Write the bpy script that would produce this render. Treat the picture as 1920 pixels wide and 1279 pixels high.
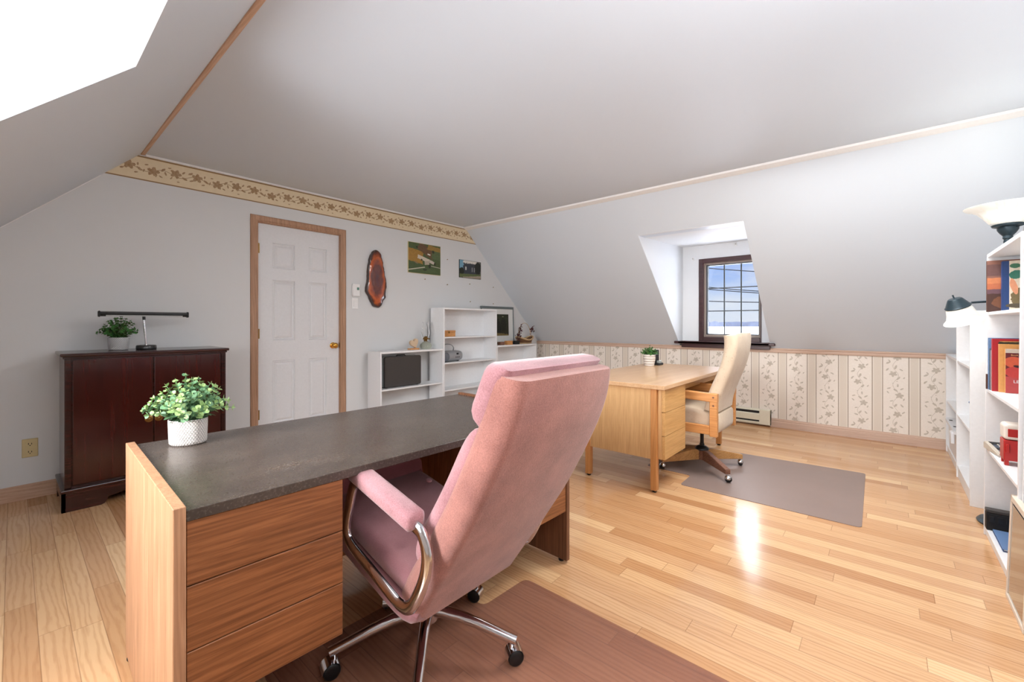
import bpy, bmesh, math, random
from mathutils import Vector, Matrix, noise as mnoise
R = math.radians; PI = math.pi
random.seed(7)
for o in list(bpy.data.objects): bpy.data.objects.remove(o)
scn = bpy.context.scene; COL = scn.collection

# ------------------------------------------------------------------ camera
CAMH = 1.14
cam = bpy.data.objects.new('camera', bpy.data.cameras.new('camera')); COL.objects.link(cam)
cam.location = (0, 0, CAMH); cam.rotation_euler = (R(90), 0, .7134 - PI/2)
cam.data.sensor_width = 36; cam.data.lens = 809.4/1920*36
cam.data.shift_y = -(639.5-607.2)/1920; cam.data.clip_start = .03; cam.data.clip_end = 3000
scn.camera = cam
scn.view_settings.view_transform = 'Standard'; scn.view_settings.look = 'None'
scn.view_settings.gamma = 1; scn.view_settings.use_curve_mapping = False
scn.view_settings.exposure = 0.0

# ------------------------------------------------------------------ world: bright winter sky, pale near the horizon, brighter overhead
W = bpy.data.worlds.new('winter_sky'); scn.world = W; W.use_nodes = True
def srgb(h):
    if isinstance(h, str):
        h = h.lstrip('#'); c = [int(h[i:i+2], 16)/255 for i in (0, 2, 4)]
    else: c = [v/255 for v in h]
    return tuple((v/12.92 if v <= .04045 else ((v+.055)/1.055)**2.4) for v in c) + (1,)
class NT:
    """small node-graph helper: m.n(type, inputs..., props...) returns the first output socket"""
    def __init__(s, tree): s.t = tree; s.t.nodes.clear()
    def node(s, typ, ins=None, **props):
        nd = s.t.nodes.new('ShaderNode'+typ)
        for k, v in props.items(): setattr(nd, k, v)
        for k, v in (ins or {}).items():
            sock = nd.inputs[k]
            if isinstance(v, bpy.types.NodeSocket): s.t.links.new(v, sock)
            else: sock.default_value = v
        return nd
    def n(s, typ, ins=None, out=0, **props): return s.node(typ, ins, **props).outputs[out]
    def m(s, op, a, b=0.0, c=None, clamp=False):
        d = {0: a, 1: b}
        if c is not None: d[2] = c
        return s.n('Math', d, operation=op, use_clamp=clamp)
    def mix(s, f, a, b, bt='MIX'):
        nd = s.t.nodes.new('ShaderNodeMix'); nd.data_type = 'RGBA'; nd.blend_type = bt
        for i, v in ((0, f), (6, a), (7, b)):
            if isinstance(v, bpy.types.NodeSocket): s.t.links.new(v, nd.inputs[i])
            else: nd.inputs[i].default_value = v
        return nd.outputs[2]
    def ramp(s, f, stops, interp='LINEAR'):
        nd = s.t.nodes.new('ShaderNodeValToRGB'); s.t.links.new(f, nd.inputs[0]); cr = nd.color_ramp; cr.interpolation = interp
        while len(cr.elements) < len(stops): cr.elements.new(.5)
        for e, (p, c) in zip(cr.elements, stops): e.position = p; e.color = c
        return nd.outputs[0]
    def comb(s, x=0.0, y=0.0, z=0.0): return s.n('CombineXYZ', {0: x, 1: y, 2: z})
    def sep(s, v): nd = s.node('SeparateXYZ', {0: v}); return nd.outputs
    def ell(s, vec, cx, cy, rx, ry, rot=0.0):   # distance 0..1 inside an ellipse
        mp = s.n('Mapping', {'Vector': vec, 'Location': (cx, cy, 0), 'Rotation': (0, 0, rot), 'Scale': (rx, ry, 1)}, vector_type='TEXTURE')
        return s.n('VectorMath', {0: mp}, out='Value', operation='LENGTH')
w = NT(W.node_tree)
geo = w.n('TexCoord', out='Generated')
sx, sy, sz = w.sep(geo)
cl = w.n('TexNoise', {'Vector': w.n('Mapping', {'Vector': geo, 'Scale': (3, 3, 9)}), 'Scale': 2.2, 'Detail': 6, 'Roughness': .6})
cloud = w.ramp(cl, [(.45, (0, 0, 0, 1)), (.68, (1, 1, 1, 1))])
low = w.ramp(sz, [(0, (.86, .92, 1, 1)), (.045, (.74, .85, 1, 1)), (.10, (.42, .60, 1.0, 1)), (.2, (.35, .52, .95, 1))])
low = w.mix(w.m('MULTIPLY', cloud, .6), low, (.95, .97, 1, 1))
hi = w.ramp(sz, [(.16, (0, 0, 0, 1)), (.5, (1, 1, 1, 1))])
sky = w.mix(hi, low, (13.5, 14.2, 15, 1))
bg = w.node('Background', {'Color': sky, 'Strength': 1.0})
w.t.links.new(bg.outputs[0], w.node('OutputWorld').inputs[0])

# ------------------------------------------------------------------ lights
def area(name, loc, rot, sx, sy, power, color=(1, 1, 1), portal=False, spread=180):
    l = bpy.data.lights.new(name, 'AREA'); l.shape = 'RECTANGLE'; l.size = sx; l.size_y = sy; l.energy = power; l.color = color
    l.spread = R(spread)
    o = bpy.data.objects.new(name, l); COL.objects.link(o); o.location = loc; o.rotation_euler = rot
    if portal: l.cycles.is_portal = True
    return o
# daylight entering through the two dormers (sky above and snow glare below the frame of view)
area('window_daylight_left', (-1.03, 1.6, 1.44), (0, R(-90), 0), .95, .66, 52, (.99, .995, 1), spread=128)
area('sky_portal_right', (5.60, 1.42, 1.43), (0, R(90), 0), 1.0, .68, 1, portal=True)
# added fill lights that belong to no fitting in the room
area('ceiling_fill_light', (3.0, .35, 2.38), (0, 0, 0), .9, .9, 48, (1, .985, .96))  # overhead fill, added to brighten the right part of the room
area('bounce_fill_light', (.9, -.35, 1.75), (R(180), 0, 0), .6, .4, 34, (1, .995, .985))  # aimed upward, added so the ceiling throws back soft fill
area('camera_side_fill_light', (.15, -.45, 1.9), (R(68), 0, R(-38)), 1.3, .9, 22, (1, .99, .97))  # broad soft fill added behind the camera

# ------------------------------------------------------------------ materials
def mat(name, base=(.8, .8, .8, 1), rough=.5, metal=0., spec=.5, coat=0., coatr=.1, trans=0., ior=1.45, sheen=0., emit=None, es=0.):
    m = bpy.data.materials.new(name); m.use_nodes = True; g = NT(m.node_tree)
    b = g.node('BsdfPrincipled', {'Base Color': base, 'Roughness': rough, 'Metallic': metal, 'Specular IOR Level': spec, 'Coat Weight': coat,
        'Coat Roughness': coatr, 'Transmission Weight': trans, 'IOR': ior, 'Sheen Weight': sheen})
    if emit: b.inputs['Emission Color'].default_value = emit; b.inputs['Emission Strength'].default_value = es
    g.t.links.new(b.outputs[0], g.node('OutputMaterial').inputs[0]); g.b = b
    m['_'] = 1
    return m, g
def L(g, s, name): g.t.links.new(s, g.b.inputs[name])
def bump(g, h, strength=.2, dist=.01):
    L(g, g.n('Bump', {'Height': h, 'Strength': strength, 'Distance': dist}), 'Normal')
def plain(name, col, rough=.5, nz=.03, scale=60, **k):
    """plain painted / plastic surface with very faint procedural mottling"""
    m, g = mat(name, srgb(col), rough, **k)
    v = g.n('TexCoord', out='Object'); f = g.n('TexNoise', {'Vector': v, 'Scale': scale, 'Detail': 3})
    c = srgb(col); d = tuple(x*(1-nz*2) for x in c[:3])+(1,)
    L(g, g.mix(f, d, tuple(min(1, x*(1+nz)) for x in c[:3])+(1,)), 'Base Color')
    return m
def paint_wall(name, col, rough=.55, bs=.05):
    m, g = mat(name, srgb(col), rough)
    v = g.n('TexCoord', out='Object')
    f = g.n('TexNoise', {'Vector': v, 'Scale': 1.3, 'Detail': 4}); c = srgb(col)
    L(g, g.mix(f, tuple(x*.97 for x in c[:3])+(1,), c), 'Base Color')
    bump(g, g.n('TexNoise', {'Vector': v, 'Scale': 220, 'Detail': 2}), bs, .002)
    return m
def wood(name, dark, light, axis='Z', scale=1.0, rough=.4, coat=.0, streak=.5, ring=.6, bs=.05, spec=.5):
    m, g = mat(name, srgb(light), rough, coat=coat, spec=spec)
    v = g.n('TexCoord', out='Object')
    sc = {'X': (.055, 1, 1), 'Y': (1, .055, 1), 'Z': (1, 1, .055)}[axis]
    p = g.n('Mapping', {'Vector': v, 'Scale': tuple(s*scale for s in sc)})
    warp = g.n('TexNoise', {'Vector': p, 'Scale': 7, 'Detail': 2}, out=1)
    p2 = g.n('VectorMath', {0: p, 1: g.n('VectorMath', {0: warp, 1: (.12, .12, .12)}, operation='MULTIPLY')}, operation='ADD')
    rings = g.n('TexWave', {'Vector': p2, 'Scale': 26, 'Distortion': 7, 'Detail': 4, 'Detail Scale': 2, 'Detail Roughness': .65}, wave_type='BANDS', bands_direction='DIAGONAL')
    fib = g.n('TexNoise', {'Vector': g.n('Mapping', {'Vector': v, 'Scale': tuple((s*scale if s == 1 else s*.35*scale) for s in sc)}), 'Scale': 150, 'Detail': 3, 'Roughness': .7})
    big = g.n('TexNoise', {'Vector': p, 'Scale': 22, 'Detail': 6, 'Roughness': .65})
    f = g.m('ADD', g.m('MULTIPLY', rings, ring*.5), g.m('MULTIPLY', big, 1-ring*.5))
    f = g.m('ADD', g.m('MULTIPLY', f, 1-streak*.5), g.m('MULTIPLY', fib, streak*.5))
    cd, clt = srgb(dark), srgb(light)
    mid = tuple((a+b)/2 for a, b in zip(cd, clt))
    L(g, g.ramp(f, [(.3, cd), (.5, mid), (.68, clt)]), 'Base Color')
    bump(g, fib, bs, .002)
    return m
def fabric(name, col, col2, scale=900, rough=.9, sheen=.4, bs=.25, fleck=None):
    m, g = mat(name, srgb(col), rough, sheen=sheen)
    v = g.n('TexCoord', out='Object')
    big = g.n('TexNoise', {'Vector': v, 'Scale': 9, 'Detail': 5, 'Roughness': .65})
    wv = g.n('TexVoronoi', {'Vector': g.n('Mapping', {'Vector': v, 'Scale': (1, 1, .6)}), 'Scale': scale*.55})
    wz = g.n('TexNoise', {'Vector': v, 'Scale': scale, 'Detail': 2})
    f = g.m('ADD', g.m('MULTIPLY', big, .5), g.m('MULTIPLY', wz, .5))
    c = g.ramp(f, [(.3, srgb(col2)), (.66, srgb(col))])
    if fleck:
        fl = g.n('TexVoronoi', {'Vector': g.n('Mapping', {'Vector': v, 'Scale': (1, 1, .45)}), 'Scale': 95, 'Randomness': 1})
        c = g.mix(g.m('LESS_THAN', fl, .13), c, srgb(fleck))
    L(g, c, 'Base Color'); bump(g, g.m('ADD', wv, wz), bs, .0015)
    return m
M = {}
M['wall'] = paint_wall('wall_paint', (220, 221, 222))
M['wall_s'] = paint_wall('slope_paint', (214, 222, 231), .42)
M['ceil'] = paint_wall('ceiling_paint', (215, 224, 235))
M['white'] = plain('white_trim_paint', (238, 238, 238), .4)
M['lam'] = plain('white_laminate', (240, 241, 243), .35)
M['doorp'] = plain('door_paint', (226, 227, 230), .42)
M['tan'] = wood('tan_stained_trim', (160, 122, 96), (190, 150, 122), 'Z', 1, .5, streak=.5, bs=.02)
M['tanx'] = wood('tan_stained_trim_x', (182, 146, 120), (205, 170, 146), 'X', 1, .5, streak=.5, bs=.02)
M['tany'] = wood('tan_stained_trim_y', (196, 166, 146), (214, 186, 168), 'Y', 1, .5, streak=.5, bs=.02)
M['ceiltrim'] = wood('stained_ceiling_trim', (192, 154, 126), (216, 182, 156), 'Y', 1, .5, streak=.5, bs=.02)
M['walnutv'] = wood('walnut_vertical', (128, 78, 46), (192, 136, 92), 'Z', 1.3, .38, streak=.8, ring=.5)
M['walnutl'] = wood('walnut_laminate_end', (150, 104, 74), (204, 158, 122), 'Z', 1.3, .4, streak=.9, ring=.3)
M['walnuth'] = wood('walnut_horizontal', (106, 62, 34), (168, 108, 66), 'X', 1.2, .38, streak=.9, ring=.5)
M['walnutd'] = wood('walnut_edge', (84, 52, 36), (140, 94, 66), 'Z', 1.3, .45, streak=.9, ring=.3)
M['oakv'] = wood('oak_vertical', (188, 142, 92), (222, 182, 130), 'Z', 1.6, .42, streak=1, ring=.25)
M['oakx'] = wood('oak_horizontal', (190, 142, 84), (222, 178, 118), 'X', 1.6, .42, streak=.9, ring=.4)
M['oaktop'] = wood('oak_desktop', (196, 152, 110), (222, 184, 144), 'X', 1.2, .3, streak=.7, ring=.3, coat=.3)
M['oakleg'] = wood('oak_leg', (178, 116, 62), (208, 150, 92), 'Z', 1, .45, streak=.7, ring=.3)
M['pine'] = wood('honey_wood', (192, 128, 72), (226, 166, 104), 'Y', 1, .42, streak=.7, ring=.4)
M['pinez'] = wood('honey_wood_upright', (196, 132, 74), (228, 168, 104), 'Z', 1, .42, streak=.7, ring=.4)
M['basewood'] = wood('brown_base_wood', (96, 62, 50), (146, 102, 80), 'X', 1, .4, streak=.7, ring=.4)
M['basewood2'] = wood('honey_base_wood', (160, 112, 62), (204, 154, 98), 'X', 1, .4, streak=.7, ring=.4)
M['mahog'] = wood('mahogany_door', (44, 12, 10), (66, 20, 16), 'Z', .8, .2, coat=.5, streak=.4, ring=.2, bs=.0)
M['mahogd'] = wood('mahogany_frame', (30, 12, 12), (66, 26, 20), 'X', .8, .25, coat=.4, streak=.4, ring=.3, bs=.01)
M['sillwood'] = wood('dark_sill_wood', (44, 20, 22), (76, 40, 42), 'Y', 1, .35, coat=.2, streak=.5, ring=.3, bs=.01)
M['chrome'] = plain('chrome', (215, 216, 220), .12, nz=.0, metal=1.)
M['brass'] = plain('polished_brass', (214, 160, 74), .18, nz=.02, metal=1.)
M['antbrass'] = plain('antique_brass', (150, 118, 70), .35, nz=.1, metal=1.)
M['black'] = plain('black_plastic', (22, 24, 26), .35)
M['blackm'] = plain('black_enamel', (30, 32, 34), .22, coat=.5)
M['teal'] = plain('dark_bronze_metal', (44, 60, 68), .35, nz=.12, metal=.3)
M['pink'] = fabric('dusty_rose_tweed', (184, 126, 114), (134, 86, 78), 330, sheen=.35)
M['pinkd'] = fabric('dusty_rose_velour', (168, 116, 120), (138, 90, 94), 700, sheen=.5)
M['pinks'] = fabric('dusty_rose_lit_side', (190, 138, 143), (146, 97, 102), 330, sheen=.5)  # same rose cloth shifted to lilac, light on the sides put into the colour
M['cream'] = fabric('oatmeal_tweed', (226, 208, 184), (206, 184, 158), 500, sheen=.2, fleck=(176, 148, 122))
M['plant1'] = plain('grey_green_leaf', (104, 144, 104), .5, nz=.15, scale=120)
M['plant1b'] = plain('pale_leaf_edge', (160, 190, 124), .5, nz=.1, scale=120)
M['plant2'] = plain('deep_green_leaf', (74, 106, 50), .5, nz=.2, scale=150)
M['plant3'] = plain('bright_green_leaf', (70, 132, 62), .5, nz=.2, scale=150)
M['soil'] = plain('planter_moss', (38, 44, 24), .9, nz=.3, scale=200)
M['vinyl'] = plain('taupe_vinyl_sash', (146, 132, 122), .5)
M['seal'] = plain('dark_window_seal', (62, 66, 70), .5)
M['heater'] = plain('cream_heater_enamel', (226, 220, 200), .4)
M['dark'] = plain('dark_recess', (26, 26, 28), .6)
M['plate'] = plain('almond_plate', (214, 196, 148), .4)
M['snow'] = plain('snow', (246, 246, 250), .9, nz=.03, scale=.3)
M['trees'] = plain('distant_treeline', (58, 63, 78), .95, nz=.25, scale=.12)
M['wire'] = plain('power_cable', (14, 16, 20), .8, spec=.1)
M['glassy'] = plain('clear_glass', (246, 248, 248), .02, nz=0., trans=1., ior=1.45)
m, g = mat('window_glass', (1, 1, 1, 1), 0, spec=.5)
tr = g.node('BsdfTransparent', {'Color': (.97, .98, 1, 1)}); gl = g.node('BsdfGlossy', {'Roughness': .0})
mx = g.node('MixShader', {0: .05}); g.t.links.new(tr.outputs[0], mx.inputs[1]); g.t.links.new(gl.outputs[0], mx.inputs[2])
g.t.links.new(mx.outputs[0], [n for n in g.t.nodes if n.type == 'OUTPUT_MATERIAL'][0].inputs[0]); M['pane'] = m
# lit frosted lamp glass
def lampglass(name, es):
    m, g = mat(name, srgb((244, 244, 236)), .35, emit=(1, .98, .92, 1), es=es)
    v = g.n('TexCoord', out='Object'); x, y, z = g.sep(v)
    an = g.m('ARCTAN2', y, x)
    sw = g.n('TexNoise', {'Vector': g.comb(g.m('MULTIPLY', an, 4), g.m('MULTIPLY', z, 14), 0.), 'Scale': 1.6, 'Detail': 4})
    L(g, g.ramp(sw, [(.3, srgb((214, 214, 200))), (.7, srgb((250, 250, 246)))]), 'Base Color')
    L(g, g.m('MULTIPLY', g.m('ADD', g.m('MULTIPLY', sw, .6), .6), es), 'Emission Strength')
    return m
M['lampglass'] = lampglass('lit_alabaster_glass', .35)

# floor: strip oak, boards along Y
m, g = mat('strip_oak_floor', rough=.2, spec=.4, coat=.2, coatr=.1)
v = g.n('TexCoord', out='Object'); x, y, z = g.sep(v)
BW = .0826
row = g.m('FLOOR', g.m('DIVIDE', g.m('ADD', x, 20.012), BW)); fx = g.m('FRACT', g.m('DIVIDE', g.m('ADD', x, 20.012), BW))
rr = g.n('TexWhiteNoise', {'W': row}, noise_dimensions='1D')
ln = g.m('ADD', .62, g.m('MULTIPLY', g.n('TexWhiteNoise', {'W': g.m('ADD', row, 71.3)}, noise_dimensions='1D'), .5))
yy = g.m('DIVIDE', g.m('ADD', g.m('ADD', y, 20.), g.m('MULTIPLY', rr, 5.)), ln)
pl = g.m('FLOOR', yy); fy = g.m('MULTIPLY', g.m('FRACT', yy), ln)
rnd = g.node('TexWhiteNoise', {'Vector': g.comb(row, pl, 0.)}, noise_dimensions='2D')
rv = rnd.outputs[0]
offs = g.n('VectorMath', {0: rnd.outputs[1], 1: (37., 53., 11.)}, operation='MULTIPLY')
pv = g.n('VectorMath', {0: v, 1: offs}, operation='ADD')
pm = g.n('Mapping', {'Vector': pv, 'Scale': (1, .09, 1)})
grain = g.n('TexNoise', {'Vector': pm, 'Scale': 75, 'Detail': 5, 'Roughness': .65, 'Distortion': .4})
cath = g.n('TexWave', {'Vector': g.n('Mapping', {'Vector': pv, 'Scale': (1, .16, 1)}), 'Scale': 16, 'Distortion': 9, 'Detail': 3, 'Detail Scale': 1.2}, bands_direction='X')
fine = g.n('TexNoise', {'Vector': g.n('Mapping', {'Vector': pv, 'Scale': (1, .03, 1)}), 'Scale': 420, 'Detail': 2})
basec = g.ramp(rv, [(0, srgb((184, 134, 92))), (.1, srgb((198, 151, 107))), (.5, srgb((206, 162, 120))), (.85, srgb((216, 174, 130))), (1, srgb((226, 188, 144)))])
gf = g.m('ADD', g.m('MULTIPLY', grain, .45), g.m('ADD', g.m('MULTIPLY', cath, .38), g.m('MULTIPLY', fine, .3)))
shade = g.ramp(gf, [(.3, (.86, .80, .74, 1)), (.62, (1.02, 1.02, 1.02, 1))])
col = g.mix(1.0, basec, shade, 'MULTIPLY')
seam = g.m('MAXIMUM', g.m('LESS_THAN', fx, .018), g.m('MAXIMUM', g.m('GREATER_THAN', fx, .985), g.m('LESS_THAN', fy, .0025)))
col = g.mix(g.m('MULTIPLY', seam, .45), col, srgb((112, 72, 44)))
L(g, col, 'Base Color')
L(g, g.m('ADD', .13, g.m('MULTIPLY', grain, .1)), 'Roughness')
wob = g.n('TexNoise', {'Vector': v, 'Scale': 9, 'Detail': 1})
bump(g, g.m('ADD', g.m('ADD', g.m('MULTIPLY', seam, -.5), g.m('MULTIPLY', rv, .12)), g.m('MULTIPLY', wob, .25)), .22, .002)
M['floor'] = m

# tinted translucent chair mat
def matmat(name, colr, alpha, rough):
    m, g = mat(name, srgb(colr), rough, spec=.45)
    v = g.n('TexCoord', out='Object'); f = g.n('TexNoise', {'Vector': v, 'Scale': 3.5, 'Detail': 5})
    c = srgb(colr); L(g, g.mix(f, tuple(t*.85 for t in c[:3])+(1,), c), 'Base Color')
    tr = g.node('BsdfTransparent', {'Color': (.90, .82, .78, 1)}); mx = g.node('MixShader', {0: alpha})
    g.t.links.new(tr.outputs[0], mx.inputs[1]); g.t.links.new(g.b.outputs[0], mx.inputs[2])
    g.t.links.new(mx.outputs[0], [n for n in g.t.nodes if n.type == 'OUTPUT_MATERIAL'][0].inputs[0])
    bump(g, g.n('TexNoise', {'Vector': v, 'Scale': 300}), .1, .001)
    return m
M['mat1'] = matmat('smoky_brown_vinyl', (168, 134, 128), .2, .3)
M['mat2'] = matmat('smoky_grey_vinyl', (176, 160, 154), .52, .38)

# floral wall paper (kneewall): stripes along Y, vine motif up Z; border: motif along X
def flower(g, q, cx, cy, s, seed):
    rnd = random.Random(seed); d = []
    a0 = rnd.uniform(0, 6.28)
    for k in range(5):
        a = a0+k*2*PI/5
        d.append(g.ell(q, cx+math.cos(a)*s*.6, cy+math.sin(a)*s*.5, s*.68, s*.42, a))
    d.append(g.ell(q, cx, cy, s*.62, s*.55, 0)); return d
def leaf(g, q, cx, cy, s, a): return [g.ell(q, cx, cy, s, s*.42, a)]
def mins(g, ds):
    r = ds[0]
    for d in ds[1:]: r = g.m('MINIMUM', r, d)
    return r
m, g = mat('floral_stripe_wallpaper', rough=.6)
v = g.n('TexCoord', out='Object'); x, y, z = g.sep(v); P = .265
u = g.m('MULTIPLY', g.m('FRACT', g.m('DIVIDE', g.m('SUBTRACT', 5.0, g.m('SUBTRACT', y, .813-4*P+.0)), P)), P)
# u measured from a band edge: u 0..(P-.084) floral, rest narrow band
u = g.m('MULTIPLY', g.m('FRACT', g.m('DIVIDE', g.m('SUBTRACT', .813+10*P, y), P)), P)
colid = g.m('FLOOR', g.m('DIVIDE', g.m('SUBTRACT', .813+10*P, y), P))
FW = .181
zz = g.m('MULTIPLY', g.m('FRACT', g.m('DIVIDE', g.m('ADD', z, g.m('ADD', 5.4, g.m('MULTIPLY', g.m('SINE', g.m('MULTIPLY', colid, 2.3)), .06))), .54)), .54)
q = g.comb(g.m('SUBTRACT', u, FW/2), zz, 0.)
ds = []
ds += flower(g, q, -.018, .06, .025, 1) + flower(g, q, .012, .215, .026, 2) + flower(g, q, .028, .395, .026, 3)
for (cx, cy, s, a) in ((-.06, .10, .018, .9), (.04, .10, .016, -.6), (.0, .125, .022, 1.2), (-.055, .165, .02, .5), (-.045, .185, .014, 2.2), (.055, .235, .015, .8),
                       (-.03, .275, .018, -.4), (.0, .30, .02, 1.0), (.045, .30, .016, -.9), (-.03, .34, .014, .3), (.058, .36, .013, 1.3), (.0, .445, .02, -.7),
                       (.045, .46, .017, .6), (-.05, .46, .015, .4), (.015, .49, .016, 1.6), (-.02, .51, .007, 0), (.01, .53, .007, 0), (.06, .025, .012, 1.0), (.02, .02, .02, .9), (-.055, .42, .014, -.9)):
    ds += leaf(g, q, cx, cy, s, a)
d = mins(g, ds)
edge = g.n('TexNoise', {'Vector': v, 'Scale': 150, 'Detail': 2})
mo = g.m('LESS_THAN', g.m('ADD', d, g.m('MULTIPLY', g.m('SUBTRACT', edge, .5), .9)), .92)
stem = g.m('LESS_THAN', g.m('ABSOLUTE', g.m('SUBTRACT', g.m('SUBTRACT', u, FW/2), g.m('MULTIPLY', g.m('SINE', g.m('MULTIPLY', zz, 2*PI/.18)), .02))), .0016)
mo = g.m('MAXIMUM', mo, stem)
mo = g.m('MULTIPLY', mo, g.m('MULTIPLY', g.m('GREATER_THAN', u, .02), g.m('LESS_THAN', u, FW-.02)))
cream = g.mix(g.n('TexNoise', {'Vector': v, 'Scale': 90, 'Detail': 3}), srgb((232, 222, 212)), srgb((244, 236, 226)))
tone = g.n('TexNoise', {'Vector': v, 'Scale': 60, 'Detail': 2})
c = g.mix(g.m('MULTIPLY', mo, g.m('ADD', .4, g.m('MULTIPLY', tone, .55))), cream, srgb((174, 162, 144)))
inband = g.m('GREATER_THAN', u, FW)
band = g.mix(g.n('TexNoise', {'Vector': v, 'Scale': 400}), srgb((214, 202, 188)), srgb((230, 220, 206)))
bi = g.m('MULTIPLY', g.m('GREATER_THAN', u, FW+.014), g.m('LESS_THAN', u, P-.014))
c = g.mix(inband, c, g.mix(bi, srgb((238, 230, 220)), band))
def near(a, c0, wd): return g.m('LESS_THAN', g.m('ABSOLUTE', g.m('SUBTRACT', a, c0)), wd)
lines = g.m('MAXIMUM', near(u, FW+.003, .0045), near(u, P-.004, .0045))
dots = g.n('TexNoise', {'Vector': v, 'Scale': 260})
c = g.mix(lines, c, g.mix(dots, srgb((158, 144, 128)), srgb((190, 176, 160))))
L(g, c, 'Base Color'); M['paper'] = m
m, g = mat('floral_border_paper', rough=.6)
v = g.n('TexCoord', out='Object'); x, y, z = g.sep(v); P = .42
u = g.m('MULTIPLY', g.m('FRACT', g.m('DIVIDE', g.m('ADD', x, 10.0), P)), P)
q = g.comb(u, g.m('SUBTRACT', z, 2.31), 0.)
ds = flower(g, q, .06, .012, .032, 4) + flower(g, q, .20, -.008, .033, 5) + flower(g, q, .34, .01, .032, 6)
for (cx, cy, s, a) in ((.015, .035, .02, .5), (.11, .03, .014, 1.4), (.12, -.005, .022, -.6), (.10, -.035, .014, .3), (.145, -.012, .014, 1.2), (.16, .035, .013, .2), (.26, .02, .02, .8),
                       (.245, -.035, .014, -.5), (.275, -.005, .016, 1.8), (.30, .045, .012, .2), (.31, -.03, .013, .9), (.395, -.015, .02, -.4), (.39, .03, .015, .9), (.02, -.02, .016, .4), (.355, -.05, .01, 0)):
    ds += leaf(g, q, cx, cy, s, a)
d = mins(g, ds); edge = g.n('TexNoise', {'Vector': v, 'Scale': 150, 'Detail': 2})
mo = g.m('LESS_THAN', g.m('ADD', d, g.m('MULTIPLY', g.m('SUBTRACT', edge, .5), .9)), .9)
stem = near(g.m('SUBTRACT', z, 2.31), g.m('MULTIPLY', g.m('SINE', g.m('MULTIPLY', u, 4*PI/P)), .016), .0022)
mo = g.m('MAXIMUM', mo, stem)
cream = g.mix(g.n('TexNoise', {'Vector': v, 'Scale': 25, 'Detail': 3}), srgb((222, 204, 170)), srgb((232, 216, 186)))
c = g.mix(g.m('MULTIPLY', mo, g.m('ADD', .5, g.m('MULTIPLY', g.n('TexNoise', {'Vector': v, 'Scale': 60}), .6))), cream, srgb((150, 112, 70)))
ln = g.m('MAXIMUM', g.m('GREATER_THAN', z, 2.392), g.m('LESS_THAN', z, 2.230))
c = g.mix(ln, c, srgb((152, 122, 84))); L(g, c, 'Base Color'); M['border'] = m

# leathery mottled laminate (dark desk top)
m, g = mat('mottled_brown_laminate', rough=.3, spec=.5)
v = g.n('TexCoord', out='Object')
a = g.n('TexNoise', {'Vector': g.n('Mapping', {'Vector': v, 'Scale': (.6, 1.2, 1)}), 'Scale': 9, 'Detail': 8, 'Roughness': .7}); b2 = g.n('TexNoise', {'Vector': v, 'Scale': 160, 'Detail': 3})
f = g.m('ADD', g.m('MULTIPLY', a, .7), g.m('MULTIPLY', b2, .3))
L(g, g.ramp(f, [(.30, srgb((58, 50, 45))), (.5, srgb((76, 66, 59))), (.72, srgb((100, 87, 77)))]), 'Base Color')
L(g, g.m('ADD', .25, g.m('MULTIPLY', b2, .04)), 'Roughness'); M['deskdark'] = m
M['deskedge'] = plain('dark_desk_edge', (62, 54, 48), .4, nz=.12)

# diamond-embossed pot
def potmat(name, col, dx, dz, depth=.6):
    m, g = mat(name, srgb(col), .4)
    v = g.n('TexCoord', out='Object'); x, y, z = g.sep(v)
    an = g.m('MULTIPLY', g.m('ARCTAN2', y, x), dx)
    a = g.m('PINGPONG', g.m('ADD', an, g.m('MULTIPLY', z, dz)), .5); b = g.m('PINGPONG', g.m('SUBTRACT', an, g.m('MULTIPLY', z, dz)), .5)
    h = g.m('MINIMUM', a, b); hh = g.m('MINIMUM', g.m('MULTIPLY', h, 4), 1.)
    c = srgb(col); L(g, g.mix(hh, tuple(t*.5 for t in c[:3])+(1,), c), 'Base Color'); bump(g, hh, depth, .006)
    return m
M['pot1'] = potmat('diamond_white_ceramic', (236, 228, 222), 6.2, 75)
M['pot2'] = potmat('small_diamond_white_ceramic', (226, 226, 228), 5.5, 80)
m, g = mat('ribbed_white_ceramic', srgb((226, 218, 212)), .5)
v = g.n('TexCoord', out='Object'); x, y, z = g.sep(v)
h = g.m('SINE', g.m('MULTIPLY', z, 260)); L(g, g.ramp(h, [(0, srgb((190, 180, 172))), (.5, srgb((230, 224, 216)))]), 'Base Color'); bump(g, h, .5, .003); M['pot3'] = m

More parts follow.
